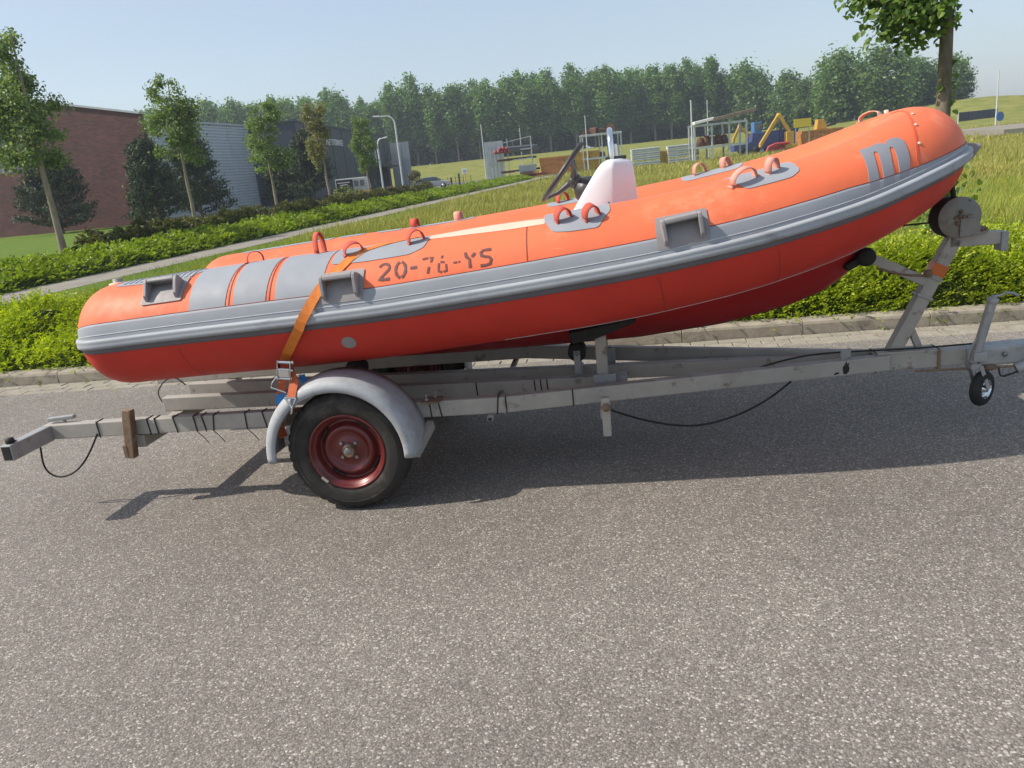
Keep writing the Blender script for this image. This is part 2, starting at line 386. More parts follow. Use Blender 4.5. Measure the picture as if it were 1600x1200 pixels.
# ------------------------------------------------------------------ ground cover hedges
L_HEDGE = leaf_mat('hedge_leaf', (.14, .21, .012), (.31, .385, .022), (.52, .55, .05), .42, 1.3)
L_HEDGE2 = leaf_mat('hedge_leaf_far', (.11, .18, .015), (.22, .30, .025), (.36, .42, .045), .36, .5)
L_BOX = leaf_mat('dark_hedge_leaf', (.06, .08, .02), (.115, .125, .035), (.19, .16, .06), .26, .6)
def hedge(name, xs, f_edge, b_edge, zf, sprigs, leaf, nleaf, slen, m, label, cat, seed, group=None, bed=0., along_y=False):
    """a strip of dense low shrubs: a shaded core and thousands of leafy shoots standing out of it"""
    rs = np.random.RandomState(seed)
    def pt(x, v):          # v 0 front foot .. 1 back foot
        f = f_edge(x); b = b_edge(x); y = f + (b - f) * v
        prof = np.interp(v, [0, .06, .2, .45, .85, .96, 1], [0, .45, .78, 1, .95, .7, 0])
        wob = .8 + .22 * np.sin(x * 2.1 + y * 1.3 + seed) * np.sin(y * 2.7 - x * 1.1) + .13 * np.sin(x * 5.3 + 2 * y)
        z = bed + zf * prof * wob
        return (np.stack([y, x, z], -1) if along_y else np.stack([x, y, z], -1))
    # core
    U = np.linspace(xs[0], xs[1], 160); Vv = np.linspace(0, 1, 22); UU, VV = np.meshgrid(U, Vv, indexing='ij')
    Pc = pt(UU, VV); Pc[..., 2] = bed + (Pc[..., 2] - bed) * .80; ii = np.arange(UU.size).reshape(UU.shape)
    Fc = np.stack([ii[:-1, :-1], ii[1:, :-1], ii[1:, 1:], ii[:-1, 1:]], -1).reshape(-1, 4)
    ux = rs.uniform(xs[0], xs[1], sprigs); vv = np.clip(rs.beta(.85, 1.05, sprigs), .003, .997)
    P0 = pt(ux, vv); e = .02
    du = pt(ux + e, vv) - P0; dv = pt(ux, np.clip(vv + .012, 0, 1)) - pt(ux, np.clip(vv - .012, 0, 1)); Nn = unit(np.cross(du, dv)); Nn = np.where(Nn[:, 2:3] < -.2, -Nn, Nn)
    if along_y: Nn = np.where(Nn[:, 2:3] < 0, -Nn, Nn)
    lean = np.array([.55, -.15, .45])
    G = unit(Nn * .6 + lean + rs.normal(size=(sprigs, 3)) * .45); P0 = P0 - Nn * .05
    L = slen * (.5 + rs.random(sprigs)) * np.where(rs.random(sprigs) < .12, 1.75, 1.); k = np.arange(nleaf); t = (k + .6) / nleaf
    Cc = P0[:, None] + G[:, None] * (L[:, None] * t)[..., None] + np.array([0, 0, -1.]) * ((L[:, None] * t) ** 2 * .9)[..., None]
    side = unit(np.cross(G, np.array([0, 0, 1.])) + .01); sg = np.where(k % 2 == 0, 1., -1.)
    D = unit(side[:, None] * sg[None, :, None] * .9 + G[:, None] * .8 + rs.normal(size=(sprigs, nleaf, 3)) * .2)
    upn = unit(np.cross(side, G)); upn = np.where(upn[:, 2:3] < 0, -upn, upn)
    Ln = upn[:, None] + rs.normal(size=(sprigs, nleaf, 3)) * .35
    Cc = (Cc + D * leaf * .45).reshape(-1, 3)
    V, F = leaf_quads(Cc, Ln.reshape(-1, 3), leaf * (.7 + .6 * rs.random(len(Cc))), rs, .55, D.reshape(-1, 3), .12)
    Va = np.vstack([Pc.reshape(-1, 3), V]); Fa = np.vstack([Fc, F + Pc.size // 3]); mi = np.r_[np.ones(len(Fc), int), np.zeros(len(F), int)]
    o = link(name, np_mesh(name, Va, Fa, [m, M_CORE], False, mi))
    return tag(o, label, cat, group, 'stuff')
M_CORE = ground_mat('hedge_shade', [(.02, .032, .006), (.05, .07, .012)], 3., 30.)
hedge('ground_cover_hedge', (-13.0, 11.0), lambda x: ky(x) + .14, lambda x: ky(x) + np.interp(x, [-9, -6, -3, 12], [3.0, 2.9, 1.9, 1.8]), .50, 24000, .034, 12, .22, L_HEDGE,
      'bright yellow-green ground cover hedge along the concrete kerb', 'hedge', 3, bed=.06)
hedge('ground_cover_hedge', (10., 92.), lambda y: -14.35 + y * .002, lambda y: -17.3 + y * .005, .50, 12000, .10, 8, .26, L_HEDGE2,
      'bright green low hedge on the far side of the narrow path', 'hedge', 5, along_y=True)
hedge('clipped_hedge', (23.5, 66.), lambda y: -18.3, lambda y: -19.7, .92, 7000, .10, 7, .18, L_BOX,
      'dark brownish clipped hedge behind the bright green strip', 'hedge', 8, along_y=True)

# ------------------------------------------------------------------ meadow grass
def blades(name, n, region, hmin, hmax, w, m, seed, label, lean=.35, heads=0.):
    rs = np.random.RandomState(seed); X, Y = region(rs, n); n = len(X)
    Z = tz(X, Y); H = rs.uniform(hmin, hmax, n) * (.75 + .25 * np.sin(X * .9) * np.sin(Y * .7 + 1)); A = rs.uniform(0, math.pi, n)
    dx, dy = np.cos(A) * w * .5, np.sin(A) * w * .5; lx, ly = rs.normal(.12, lean, n) * H, rs.normal(0, lean * .7, n) * H
    B = np.stack([X, Y, Z], -1); S = np.stack([dx, dy, 0 * dx], -1); Tp = np.stack([lx, ly, H], -1); Md = np.stack([lx * .35, ly * .35, H * .55], -1)
    V = np.stack([B - S, B + S, B + Md + S * .8, B + Tp + S * .12, B + Tp - S * .12, B + Md - S * .8], 1).reshape(-1, 3)
    i = np.arange(n)[:, None] * 6; F = np.vstack([i + [0, 1, 2, 5], i + [5, 2, 3, 4]])
    return tag(link(name, np_mesh(name, V, F, m)), label, 'grass', None, 'stuff')
L_MEADOW = leaf_mat('meadow_blade', (.19, .22, .035), (.33, .31, .075), (.50, .42, .16), .35, .12, .6)
L_MEADOW2 = leaf_mat('meadow_blade_green', (.15, .21, .025), (.29, .33, .05), (.46, .42, .12), .35, .2, .6)
def reg_near(rs, n):
    Y = 8.6 + 15 * rs.random(n) ** 1.1; X = rs.uniform(-11.2, 12, n); k = Y > ky(X) + np.interp(X, [-9, -6, -3, 12], [2.9, 2.8, 1.8, 1.7]); return X[k], Y[k]
def reg_mid(rs, n):
    Y = 23 + 40 * rs.random(n) ** 1.2; X = -12.0 + (rs.random(n)) * (17 + Y * .62); return X, Y
def reg_far(rs, n):
    Y = 60 + 75 * rs.random(n) ** 1.2; X = rs.uniform(-1, 1, n); X = -11.5 + (rs.random(n)) * (20 + Y * .62); return X, Y
blades('meadow_grass', 70000, reg_near, .16, .36, .010, L_MEADOW2, 11, 'tall green-gold meadow grass just behind the kerbside hedge')
blades('meadow_grass', 60000, reg_mid, .2, .45, .024, L_MEADOW, 12, 'seeding golden meadow grass in the middle of the field')
blades('meadow_grass', 30000, reg_far, .2, .5, .08, L_MEADOW, 13, 'far yellow-green meadow grass in front of the storage yard')
L_LAWN = leaf_mat('lawn_blade', (.10, .17, .02), (.17, .24, .035), (.24, .28, .06), .3, .5, .6)
blades('lawn_grass', 14000, lambda rs, n: (rs.uniform(-12.5, -9.5, n), 9.8 + 20 * rs.random(n) ** 1.3), .05, .16, .012, L_LAWN, 14, 'short green lawn strip between the path and the field')

# ------------------------------------------------------------------ street trees
L_STREET = leaf_mat('street_leaf', (.095, .155, .055), (.165, .235, .080), (.25, .32, .12), .44, .5)
L_STREET2 = leaf_mat('street_leaf_brown', (.14, .145, .06), (.21, .20, .08), (.28, .25, .11), .40, .5)
def street_tree(x, y, h, crown, leafm, label, seed, nleaf=4200, size=.24, r=.13):
    rs = np.random.RandomState(seed); t = empty('street_tree', (x, y, 0), 0, label, 'tree', 'young trees planted along the street')
    mb = MB(); br = []
    for (cx, cy, cz, rx, ry, rz) in crown: br.append((min(.92, max(.3, (cz - .8 * rz) / h)), (cx, cy, max(.4, rz)), 1.0 * max(.5, math.hypot(cx, cy))))
    limb_tree(mb, (0, 0, 0), h * .93, r, rs, br); mb.build('trunk', M_BARK2, t)
    sub = []
    for (cx, cy, cz, rx, ry, rz) in crown:                           # break each limb's mass into uneven clumps
        for _ in range(11):
            d = unit(rs.normal(size=3)); k = .36 + .25 * rs.random(); sub.append((cx + d[0] * rx * .72, cy + d[1] * ry * .72, cz + d[2] * rz * .72, rx * k, ry * k, rz * k))
    link('crown', crown_mesh('crown', sub, nleaf, size, leafm, seed + 1, .6, .4, .2), t)
street_tree(-20.5, 24.2, 7.9, [(-.25, 0, 4.0, 1.4, 1.4, .95), (-1.1, .2, 5.1, 1.3, 1.3, 1.1), (-.1, 0, 5.2, 1.15, 1.2, 1.0), (-.7, 0, 6.4, 1.05, 1.1, .9), (-.5, 0, 7.2, .65, .65, .7)], L_STREET,
            'leafy young tree with leaning pale trunk before the long brick wall', 21, 13500, .13)
street_tree(-20.5, 32.6, 7.2, [(0, 0, 3.6, 1.0, 1.0, .8), (-.2, 0, 4.6, 1.35, 1.3, .9), (.2, 0, 5.4, 1.0, 1.0, .8), (-.3, 0, 6.3, .8, .8, .7)], L_STREET,
            'sparse topped young tree in front of the paired dark pines', 22, 7200, .125, .1)
street_tree(-20.5, 40.6, 6.3, [(0, 0, 3.3, 1.3, 1.2, .8), (-.3, 0, 4.6, 1.1, 1.1, .8), (.2, 0, 5.6, .9, .9, .6)], L_STREET,
            'round crowned young tree at the end of the grey corrugated building', 23, 7200, .125, .1)
street_tree(-20.5, 48.0, 6.8, [(-.1, 0, 3.4, .8, .8, .9), (-.35, 0, 4.7, .95, .9, .9), (-.15, 0, 5.9, .85, .85, .8)], L_STREET2,
            'brown tinged young tree partly hiding the storage lettering', 24, 7200, .125, .1)
street_tree(-20.5, 55.4, 6.2, [(0, 0, 3.0, .8, .8, .8), (0, 0, 4.2, 1.0, 1.0, .9), (-.1, 0, 5.3, .8, .8, .8)], L_STREET,
            'narrow green young tree right of the storage lettering', 25, 6500, .125, .09)

L_PINE = leaf_mat('pine_needles', (.018, .034, .011), (.036, .060, .020), (.10, .125, .045), .12, .7, .6)
def pine(x, y, h, r, label, seed):
    rs = np.random.RandomState(seed); t = empty('pine_tree', (x, y, 0), 0, label, 'tree', 'dark pines beside the buildings')
    mb = MB(); mb.tube([(0, 0, -.1), (0, 0, h * .5), (.1, 0, h * .96)], [.16, .1, .02], 8)
    C = []; D = []
    for i in range(120):
        f = rs.random() ** .8; z = .25 + f * (h - .5); L = r * (1 - f) ** .62 * rs.uniform(.75, 1.1) + .25; a = rs.uniform(0, 6.283); d = np.array([math.cos(a), math.sin(a), .22 + .5 * f])
        mb.tube([(0, 0, z), tuple(np.array([0, 0, z]) + d * L * .6), tuple(np.array([0, 0, z]) + d * L)], [.035, .02, .008], 5)
        n = 120; tt = rs.random(n) ** .6; P = np.array([0, 0, z]) + d * (L * tt)[:, None] + rs.normal(size=(n, 3)) * np.array([.2, .2, .15]) * (.5 + .6 * tt)[:, None]
        C.append(P); D.append(unit(d * .7 + rs.normal(size=(n, 3)) * .6 + np.array([0, 0, .5])))
    mb.build('trunk', M_BARK, t)
    C = np.vstack(C); D = np.vstack(D); V, F = leaf_quads(C, rs.normal(size=C.shape), .34 * (.6 + .8 * rs.random(len(C))), rs, .3, D)
    link('needles', np_mesh('needles', V, F, L_PINE), t)
pine(-47.5, 56.5, 6.2, 3.1, 'broad dark pine standing before the brick wall', 31)
pine(-36.5, 53.3, 6.0, 2.1, 'lighter tipped pine at the right corner of the brick wall', 32)
pine(-36.2, 58.6, 6.6, 2.6, 'dark pine with spreading low branches before the corrugated wall', 33)
pine(-37.6, 76.5, 5.6, 2.2, 'small dark pine just past the corrugated building', 34)
pine(-33.8, 75.0, 6.9, 2.6, 'taller dark pine in front of the storage building', 35)

# shrubs in the car park bed
L_SHRUB = leaf_mat('bed_shrub_leaf', (.09, .12, .02), (.17, .20, .04), (.24, .24, .07), .3, .8)
L_RUST = leaf_mat('rust_shrub_leaf', (.10, .055, .03), (.17, .09, .05), (.2, .14, .07), .3, .8)
def shrub(name, x, y, z, blobs, n, size, m, label, seed, group=None):
    t = empty(name, (x, y, z), 0, label, 'shrub', group); mb = MB(); rs = np.random.RandomState(seed)
    for b in blobs: mb.tube([(0, 0, -.05), (b[0] * .6, b[1] * .6, b[2] * .6), (b[0], b[1], b[2])], [.05, .035, .02], 5)
    mb.build('stem', M_TWIG, t)
    sub = []
    for (cx, cy, cz, rx, ry, rz) in blobs:
        for _ in range(7):
            d = unit(rs.normal(size=3)); k = .38 + .2 * rs.random(); sub.append((cx + d[0] * rx * .65, cy + d[1] * ry * .65, max(.15, cz + d[2] * rz * .65), rx * k, ry * k, rz * k))
    link('foliage', crown_mesh('foliage', sub, n, size, m, seed, .6, .4, .2), t); return t
shrub('round_shrub', -27.6, 68.5, 0, [(0, 0, .8, 1.5, 1.2, .8), (1.0, 0, .6, 1.1, 1, .6)], 1500, .2, L_SHRUB, 'yellow-green rounded shrub beside the parked van', 41)
shrub('round_shrub', -24.7, 70.5, 0, [(0, 0, .5, 1.3, .8, .55)], 900, .16, L_RUST, 'rust brown low shrub at the foot of the lamp posts', 42)
shrub('round_shrub', -28.3, 92.5, 0, [(0, 0, 1.1, 1.2, 1.2, 1.1)], 1400, .22, L_BOX, 'dark clipped ball shrub beside the parked car', 43)

# ------------------------------------------------------------------ the broad-leaved tree behind the bow
L_LIME = leaf_mat('lime_leaf', (.06, .125, .026), (.12, .205, .04), (.22, .31, .06), .48, 1.2, .4)
def heart_leaves(C, Nn, size, rs, D):
    """hexagonal, slightly folded leaves: two quads each"""
    n = len(C); Nn = unit(Nn); D = unit(D - (D * Nn).sum(1, keepdims=True) * Nn); Wv = np.cross(Nn, D); s = size[:, None]
    b = C - D * s * .5; t = C + D * s * .55 - Nn * s * .12; m1 = C - D * s * .1
    V = np.stack([b, m1 + Wv * s * .46 + Nn * s * .10 - D * s * .12, C + D * s * .22 + Wv * s * .34 + Nn * s * .06, t, C + D * s * .22 - Wv * s * .34 + Nn * s * .06, m1 - Wv * s * .46 + Nn * s * .10 - D * s * .12], 1).reshape(-1, 3)
    i = np.arange(n)[:, None] * 6; return V, np.vstack([i + [0, 1, 2, 3], i + [0, 3, 4, 5]])
t = empty('lime_tree', (3.85, 12.03, 0), 0, 'broad-leaved tree with mottled trunk rising behind the bow', 'tree')
rs = np.random.RandomState(51); mb = MB()
limb_tree(mb, (0, 0, -.05), 7.0, .118, rs, [(.41, (-1, -.2, .35), 1.2), (.45, (-.5, -.8, .45), 1.3), (.5, (-.8, .6, .5), 1.4), (.56, (.9, .2, .5), 1.3), (.62, (-.2, .9, .6), 1.3), (.66, (.3, -.9, .6), 1.3), (.75, (.7, .6, .8), 1.2), (.8, (-.8, -.3, .8), 1.1)], .012)
mb.build('trunk', mat('mottled_bark', (.20, .165, .12), .9, var=.3, scale=9, bump=.8, bscale=26, dirt=(.10, .095, .055), dirt_scale=4, dirt_amt=.6, stretch=(1, 1, .4), spec=.15), t)
blobs = [(-.62, -.15, 3.05, .55, .6, .5), (-.3, -.35, 2.95, .4, .4, .42), (-.25, .2, 3.0, .45, .5, .45), (-.95, .1, 3.35, .4, .5, .35), (-.5, 0, 3.9, .9, 1.0, .7), (.5, .2, 4.3, .9, 1.0, .6), (0, 0, 5.2, 1.2, 1.2, .9), (0, 0, 6.4, .9, .9, .8)]
C1, d1 = blob_points(blobs[:4], 2000, rs, .2); C2, d2 = blob_points(blobs[4:], 3200, rs, .3)
C = np.vstack([C1, C2]); d = np.vstack([d1, d2]); n = len(C)
V, F = heart_leaves(C, d * .5 + rs.normal(size=(n, 3)) * .4 + np.array([-.2, -.2, .9]), .085 * (.6 + .8 * rs.random(n)), rs, rs.normal(size=(n, 3)) * .6 + np.array([-.2, 0, -.8]))
link('crown', np_mesh('crown', V, F, L_LIME), t)
C = np.vstack([rs.normal(size=(12, 3)) * [.08, .08, .12] + [.12, -.05, 1.95], rs.normal(size=(8, 3)) * [.06, .06, .1] + [.16, -.05, 2.3], rs.normal(size=(160, 3)) * [.28, .22, .26] + [-.12, -.12, .55], rs.normal(size=(30, 3)) * [.1, .1, .15] + [-.05, -.1, 1.15]])
n = len(C); V, F = heart_leaves(C, rs.normal(size=(n, 3)) * .5 + np.array([-.3, -.5, .7]), .085 * (.6 + .8 * rs.random(n)), rs, rs.normal(size=(n, 3)) + np.array([0, 0, -.6]))
tag(link('trunk_shoots', np_mesh('trunk_shoots', V, F, leaf_mat('shoot_leaf', (.07, .13, .02), (.13, .21, .03), (.22, .30, .06), .4, 1.5)), t), kind='stuff')

# ------------------------------------------------------------------ the belt of poplars on the far bank
L_POP = leaf_mat('poplar_leaf', (.078, .158, .038), (.138, .245, .060), (.215, .335, .095), .42, .10)
L_POP2 = leaf_mat('willow_leaf', (.075, .142, .036), (.125, .215, .056), (.19, .295, .085), .42, .10)
L_UNDER = leaf_mat('thicket_leaf', (.05, .09, .026), (.085, .14, .04), (.13, .19, .06), .32, .15)
def poplar_variant(h, r, seed, m, base=.22, n=7500):
    rs = np.random.RandomState(seed); mb = MB(); sub = []; br = []
    nl = 12
    for i in range(nl):
        f = base + (1 - base) * (i + .5) / nl; wv = r * (math.sin(math.pi * min(1, ((f - base) / (1 - base)) * .82 + .16))) ** .5
        for _ in range(6):
            a = rs.uniform(0, 6.283); q = wv * rs.uniform(.15, .75); k = wv * rs.uniform(.30, .52) + .3
            sub.append((math.cos(a) * q, math.sin(a) * q, f * h + rs.uniform(-.6, .6), k, k, k * rs.uniform(1.2, 1.9)))
            if rs.random() < .4: br.append((max(.1, f - .13), (math.cos(a), math.sin(a), 1.4), q + .6))
    limb_tree(mb, (0, 0, -.5), h * .95, .26, rs, br, .02)
    tm = mb.build('trunk', M_BARK2).data
    return tm, crown_mesh('crown', sub, n, .60, m, seed + 7, .7, .3, .1, .1)
def mesh_only(tm):
    for o in list(bpy.data.objects):
        if o.data is tm and o.parent is None: bpy.data.objects.remove(o)
PV = []
for k in range(7):
    v = poplar_variant(20.5 + 1.2 * math.sin(k * 2.1), 4.9 + .6 * math.cos(k * 1.7), 100 + k, L_POP, (.30, .26, .33, .15, .18, .14, .16)[k]); mesh_only(v[0]); PV.append(v)
WV = []
for k in range(3):
    v = poplar_variant(12.5 + k, 5.2, 140 + k, L_POP2, .08, 6500); mesh_only(v[0]); WV.append(v)
def place_tree(name, var, D, lat, s, rz, label, group):
    p = HEAD * D + _r0 * lat; z = float(tz(p[0], p[1])); o = empty(name, (p[0], p[1], z), rz, label, 'tree', group); o.scale = (s * random_h.uniform(.85, 1.25), s * random_h.uniform(.85, 1.25), s * random_h.uniform(.90, 1.06))
    link('trunk', var[0], o); link('crown', var[1], o)
random_h = random.Random(9)
for row in range(3):
    lat = -112.0 + row * 3
    while lat < (72 if row < 2 else 80):
        D = 226 + 8.5 * row + random_h.uniform(-1.2, 1.2); s = random_h.uniform(.92, 1.08) * (1.0 if lat < 40 else .95 if lat < 66 else .72)
        place_tree('poplar_tree', PV[random_h.randrange(3) if row == 0 else 3 + random_h.randrange(4)], D, lat + random_h.uniform(-1.3, 1.3), s, random_h.uniform(0, 6.28), ['tall poplar in the front row of the far tree belt', 'tall poplar in the middle row of the far tree belt', 'tall poplar in the rear row of the far tree belt'][row],
                   ['front row of poplars', 'middle row of poplars', 'rear row of poplars'][row])
        lat += random_h.uniform(4.6, 6.4)
for (lat, D, s, k, lb) in [(66, 228, 1.25, 1, 'tall bushy tree beside the last poplars of the belt'), (88, 190, .9, 2, 'low tree in the gap left of the leafy trunk'), (76, 226, 1.2, 0, 'tall rounded tree rising behind the thicket end'), (73, 224, 1.05, 2, 'bushy tree filling the gap after the poplar belt'), (84, 212, .9, 0, 'low wide tree between two taller ones on the bank'), (92, 208, .85, 1, 'low tree at the dark end of the thicket'), (100, 186, .85, 1, 'middle tree of the clump on the grassy mound'), (107.5, 184, .7, 2, 'lowest rightmost tree of the clump on the mound'), (70, 222, 1.5, 0, 'tall bushy tree where the poplar belt ends'), (80, 215, 1.05, 1, 'lower bushy tree right of the poplar belt'), (88, 205, 1.05, 2, 'rounded tree on the bank left of the leafy trunk'), (78, 178, 1.15, 0, 'loose crowned tree just left of the lime crown'), (84.5, 172, 1.08, 1, 'loose tree seen directly behind the lime trunk'),
                       (96, 182, .80, 2, 'left tree of the clump on the grassy mound'), (104, 182, .92, 0, 'right tree of the clump on the grassy mound')]:
    place_tree('broadleaf_tree', WV[k], D, lat, s, lat, lb, 'trees at the right end of the bank')
um = []
for k in range(4):
    rs = np.random.RandomState(200 + k); sub = [(rs.uniform(-3.2, 3.2), rs.uniform(-1.5, 1.5), rs.uniform(.6, 3.2), 1.3, 1.2, 1.1) for _ in range(10)]
    um.append(crown_mesh('foliage', sub, 1100, .55, L_UNDER, 210 + k, .7, .3, .2))
lat = -110.0
for lat, back in [(-110 + 3.6 * (i // 2) + 1.8 * (i % 2), i % 2) for i in range(116)]:
    D = (231 + 15 * back + random_h.uniform(-1, 3)) if lat < 60 else 224 + 12 * back + random_h.uniform(-3, 3); p = HEAD * D + _r0 * lat
    o = link('thicket_shrub', um[random_h.randrange(4)]); o.location = (p[0], p[1], float(tz(p[0], p[1])) - .2); o.rotation_euler = (0, 0, random_h.uniform(0, 6.28)); s = random_h.uniform(1.4, 2.1) * (1.35 if D > 240 else 1); o.scale = (s, s, s)
    tag(o, 'dark shrub in the thicket under the far poplars', 'shrub', 'thicket under the poplars')

for k, lat in enumerate((70, 74.5, 79, 83, 87.5, 92, 99, 104)):
    p = HEAD * (196 - .1 * lat) + _r0 * lat; o = link('thicket_shrub', um[k % 4]); o.location = (p[0], p[1], float(tz(p[0], p[1])) - .3); o.rotation_euler = (0, 0, k * 1.3); s = 1.35 + .2 * (k % 3); o.scale = (s, s, s)
    tag(o, 'dark shrub at the right end of the far bank', 'shrub', 'shrubs at the right end of the bank')

# ------------------------------------------------------------------ buildings
M_BRICK = brick_mat()
M_CAP = mat('parapet_metal', (.42, .44, .47), .5, .3, var=.1, scale=2)
M_CLAD = mat('grey_cladding', (.50, .54, .585), .5, .0, var=.08, scale=.6, coord='World')
M_DARK = mat('dark_cladding', (.050, .060, .078), .55, .1, var=.12, scale=.6, coord='World')
M_PALE = mat('pale_cladding', (.34, .36, .40), .5, .2, var=.08, scale=.6, coord='World')
M_GLASS = mat('window_glass', (.08, .10, .12), .14, 0, var=.1, scale=1, spec=.9)
M_WHITE = mat('white_paint', (.78, .78, .76), .5, var=.06, scale=3)
M_BLACK = mat('black_paint', (.02, .02, .022), .5, var=.2, scale=8)
M_FRAME = mat('window_frame_grey', (.12, .13, .15), .5, .3, var=.1)
bb = empty('brick_building', (-42, 61.8, 0), 0, 'long red brick building with a sloping parapet and high window band', 'building')
oB = (-42, 61.8, 0)
def ztop(x): return 8.88 + (-42 - x) * .209
w = MB(); ex, ey, ez = (1, 0, 0), (0, 0, 1), (0, 1, 0)
w.prism([(-54.3, -.1), (-42, -.1), (-42, ztop(-42)), (-54.3, ztop(-54.3))], (0, 61.8, 0), ex, ey, ez, .6)
w.prism([(-85, -.1), (-54.3, -.1), (-54.3, 5.45), (-85, 5.45)], (0, 61.8, 0), ex, ey, ez, .6)
w.box((-66, 74, 4.2), (40.5, 23.2, 8.4))
w.prism([(-85, 9.4), (-54.3, 9.4), (-54.3, ztop(-54.3)), (-85, ztop(-54.3))], (0, 61.8, 0), ex, ey, ez, .6)
w.build('wall', M_BRICK, bb, oB)
w = MB(); w.beam((-54.3, 62.0, ztop(-54.3) + .08), (-41.9, 62.0, ztop(-42) + .08), .7, .16); w.build('parapet_cap', M_CAP, bb, oB)
w = MB(); w.beam((-85, 62.0, ztop(-54.3) + .08), (-54.3, 62.0, ztop(-54.3) + .08), .7, .16); w.build('parapet_cap', M_CAP, bb, oB)
for i in range(6):
    x1 = -54.3 - i * 4; fr = MB()
    for (a, b_, c_, d_) in [(x1 - 4, x1, 5.45, 5.6), (x1 - 4, x1, 9.25, 9.4), (x1 - .12, x1, 5.6, 9.25), (x1 - 4, x1 - 3.94, 5.6, 9.25), (x1 - 2.1, x1 - 2.0, 5.6, 9.25)]: fr.box(((a + b_) / 2, 62.0, (c_ + d_) / 2), (b_ - a, .16, d_ - c_))
    f_ = fr.build('window', M_FRAME, bb, oB); MB().box((x1 - 2, 62.08, 7.43), (3.9, .02, 3.7)).build('pane', M_GLASS, f_, oB)

mbg = empty('corrugated_building', (-45, 64, 0), 0, 'long grey building with horizontal corrugated metal cladding', 'building'); oM = (-45, 64, 0)
pr = [(-.3, -.1)]; z = 0.
while z < 8.7: pr += [(0, z), (0, z + .13), (.10, z + .17), (.10, z + .26)]; z += .30
pr += [(0, 8.85), (-.3, 8.85)]
for i in range(5):
    y0 = 63 + i * 5.93; w = MB(); w.prism(pr, (-45, y0, 0), (1, 0, 0), (0, 0, 1), (0, 1, 0), 5.88); w.build('cladding_panel', M_CLAD, mbg, oM)
w = MB(); w.box((-57.2, 77.8, 4.35), (23.7, 29.5, 8.7)); w.build('hall', M_CLAD, mbg, oM)
w = MB(); w.box((-45.05, 77.8, 8.95), (.5, 29.9, .2)); w.build('roof_trim', M_CAP, mbg, oM)
w = MB(); w.box((-45.0, 92.72, 4.4), (.36, .2, 8.9)); w.build('corner_trim', M_CAP, mbg, oM)

A_ = np.array([-39.5, 86., 0]); B_ = np.array([-46.5, 137.5, 0]); SL = float(np.linalg.norm(B_ - A_)); sd = (B_ - A_) / SL; sn = np.array([sd[1], -sd[0], 0])
sb = empty('storage_building', tuple(A_), 0, 'dark blue-grey storage hall with white lettering on its side', 'building')
def SP(t, z, n=0.): return A_ + sd * t + sn * n + np.array([0, 0, z])
RS = np.stack([sd, sn, [0, 0, 1]], 1)
w = MB(); w.box(SP(16.75, 4.4, -14), (33.5, 28, 9.0), RS); w.box(SP(SL / 2 + 16.75, 6.35, -14), (SL - 33.5, 28, 5.1), RS); w.box(SP(SL / 2 + 16.75, 1.9, -14.6), (SL - 33.5, 26.8, 3.8), RS); w.build('wall', M_DARK, sb, A_)
for i in range(9):
    w = MB(); w.box(SP(3.2 + i * 5.7, 6.4 if i > 5 else 4.4, .03), (.09, .06, 4.9 if i > 5 else 8.8), RS); w.build('cladding_joint', M_DARK, sb, A_)
w = MB(); w.box(SP(SL / 2, 8.98, -14), (SL + .3, 28.3, .18), RS); w.build('roof_edge', M_DARK, sb, A_)
f_ = MB()
for (t0, t1, z0, z1) in [(35.8, 40.8, 4.4, 4.65), (35.8, 40.8, 6.6, 6.85), (35.8, 36.3, 4.65, 6.6), (40.3, 40.8, 4.65, 6.6)]: f_.box(SP((t0 + t1) / 2, (z0 + z1) / 2, .06), (t1 - t0, .16, z1 - z0), RS)
f_ = f_.build('window', M_WHITE, sb, A_); MB().box(SP(38.3, 5.6, .02), (4.0, .04, 1.9), RS).build('pane', M_GLASS, f_, A_)
w = MB(); w.box(SP(SL - 1.1, 1.88, -.7), (2.2, 1.38, 3.74), RS); w.build('pier', M_DARK, sb, A_)
MB().box(SP(42.5, 3.75, 1.2), (17, 2.4, .22), RS).build('canopy', M_BLACK, sb, A_)
for (t_, m_, wd) in [(36.5, M_GLASS, 2.2), (41, M_BLACK, 3.2), (46.5, M_GLASS, 2.4)]:
    dd = MB().box(SP(t_, 1.5, -1.12), (wd, .12, 3.0), RS).build('door', m_, sb, A_); MB().box(SP(t_ + wd * .35, 1.3, -1.0), (.08, .1, .9), RS).build('handle', M_CAP, dd, A_)
def letters(txt, size, depth=.06):
    cu = bpy.data.curves.new('t', 'FONT'); cu.body = txt; cu.size = size; cu.extrude = depth; o = bpy.data.objects.new('t', cu); COL.objects.link(o)
    dg = bpy.context.evaluated_depsgraph_get(); me = bpy.data.meshes.new_from_object(o.evaluated_get(dg)); bpy.data.objects.remove(o); return me
xoff = 11.2
for ch in 'SELF STORAGE':
    if ch == ' ': xoff += .55; continue
    me = letters(ch, 1.12); me.materials.clear(); me.materials.append(M_WHITE); o = link('letter', me, sb)
    wch = max(v.co.x for v in me.vertices) - min(v.co.x for v in me.vertices)
    Mx = Matrix(((sd[0], 0, sn[0], 0), (sd[1], 0, sn[1], 0), (0, 1, 0, 0), (0, 0, 0, 1))) @ Matrix.Diagonal((1.08, 1, 1, 1))
    p = SP(xoff, 6.62, .07) - A_; Mx.translation = Vector(p); o.matrix_local = Mx; xoff += wch * 1.08 + .16
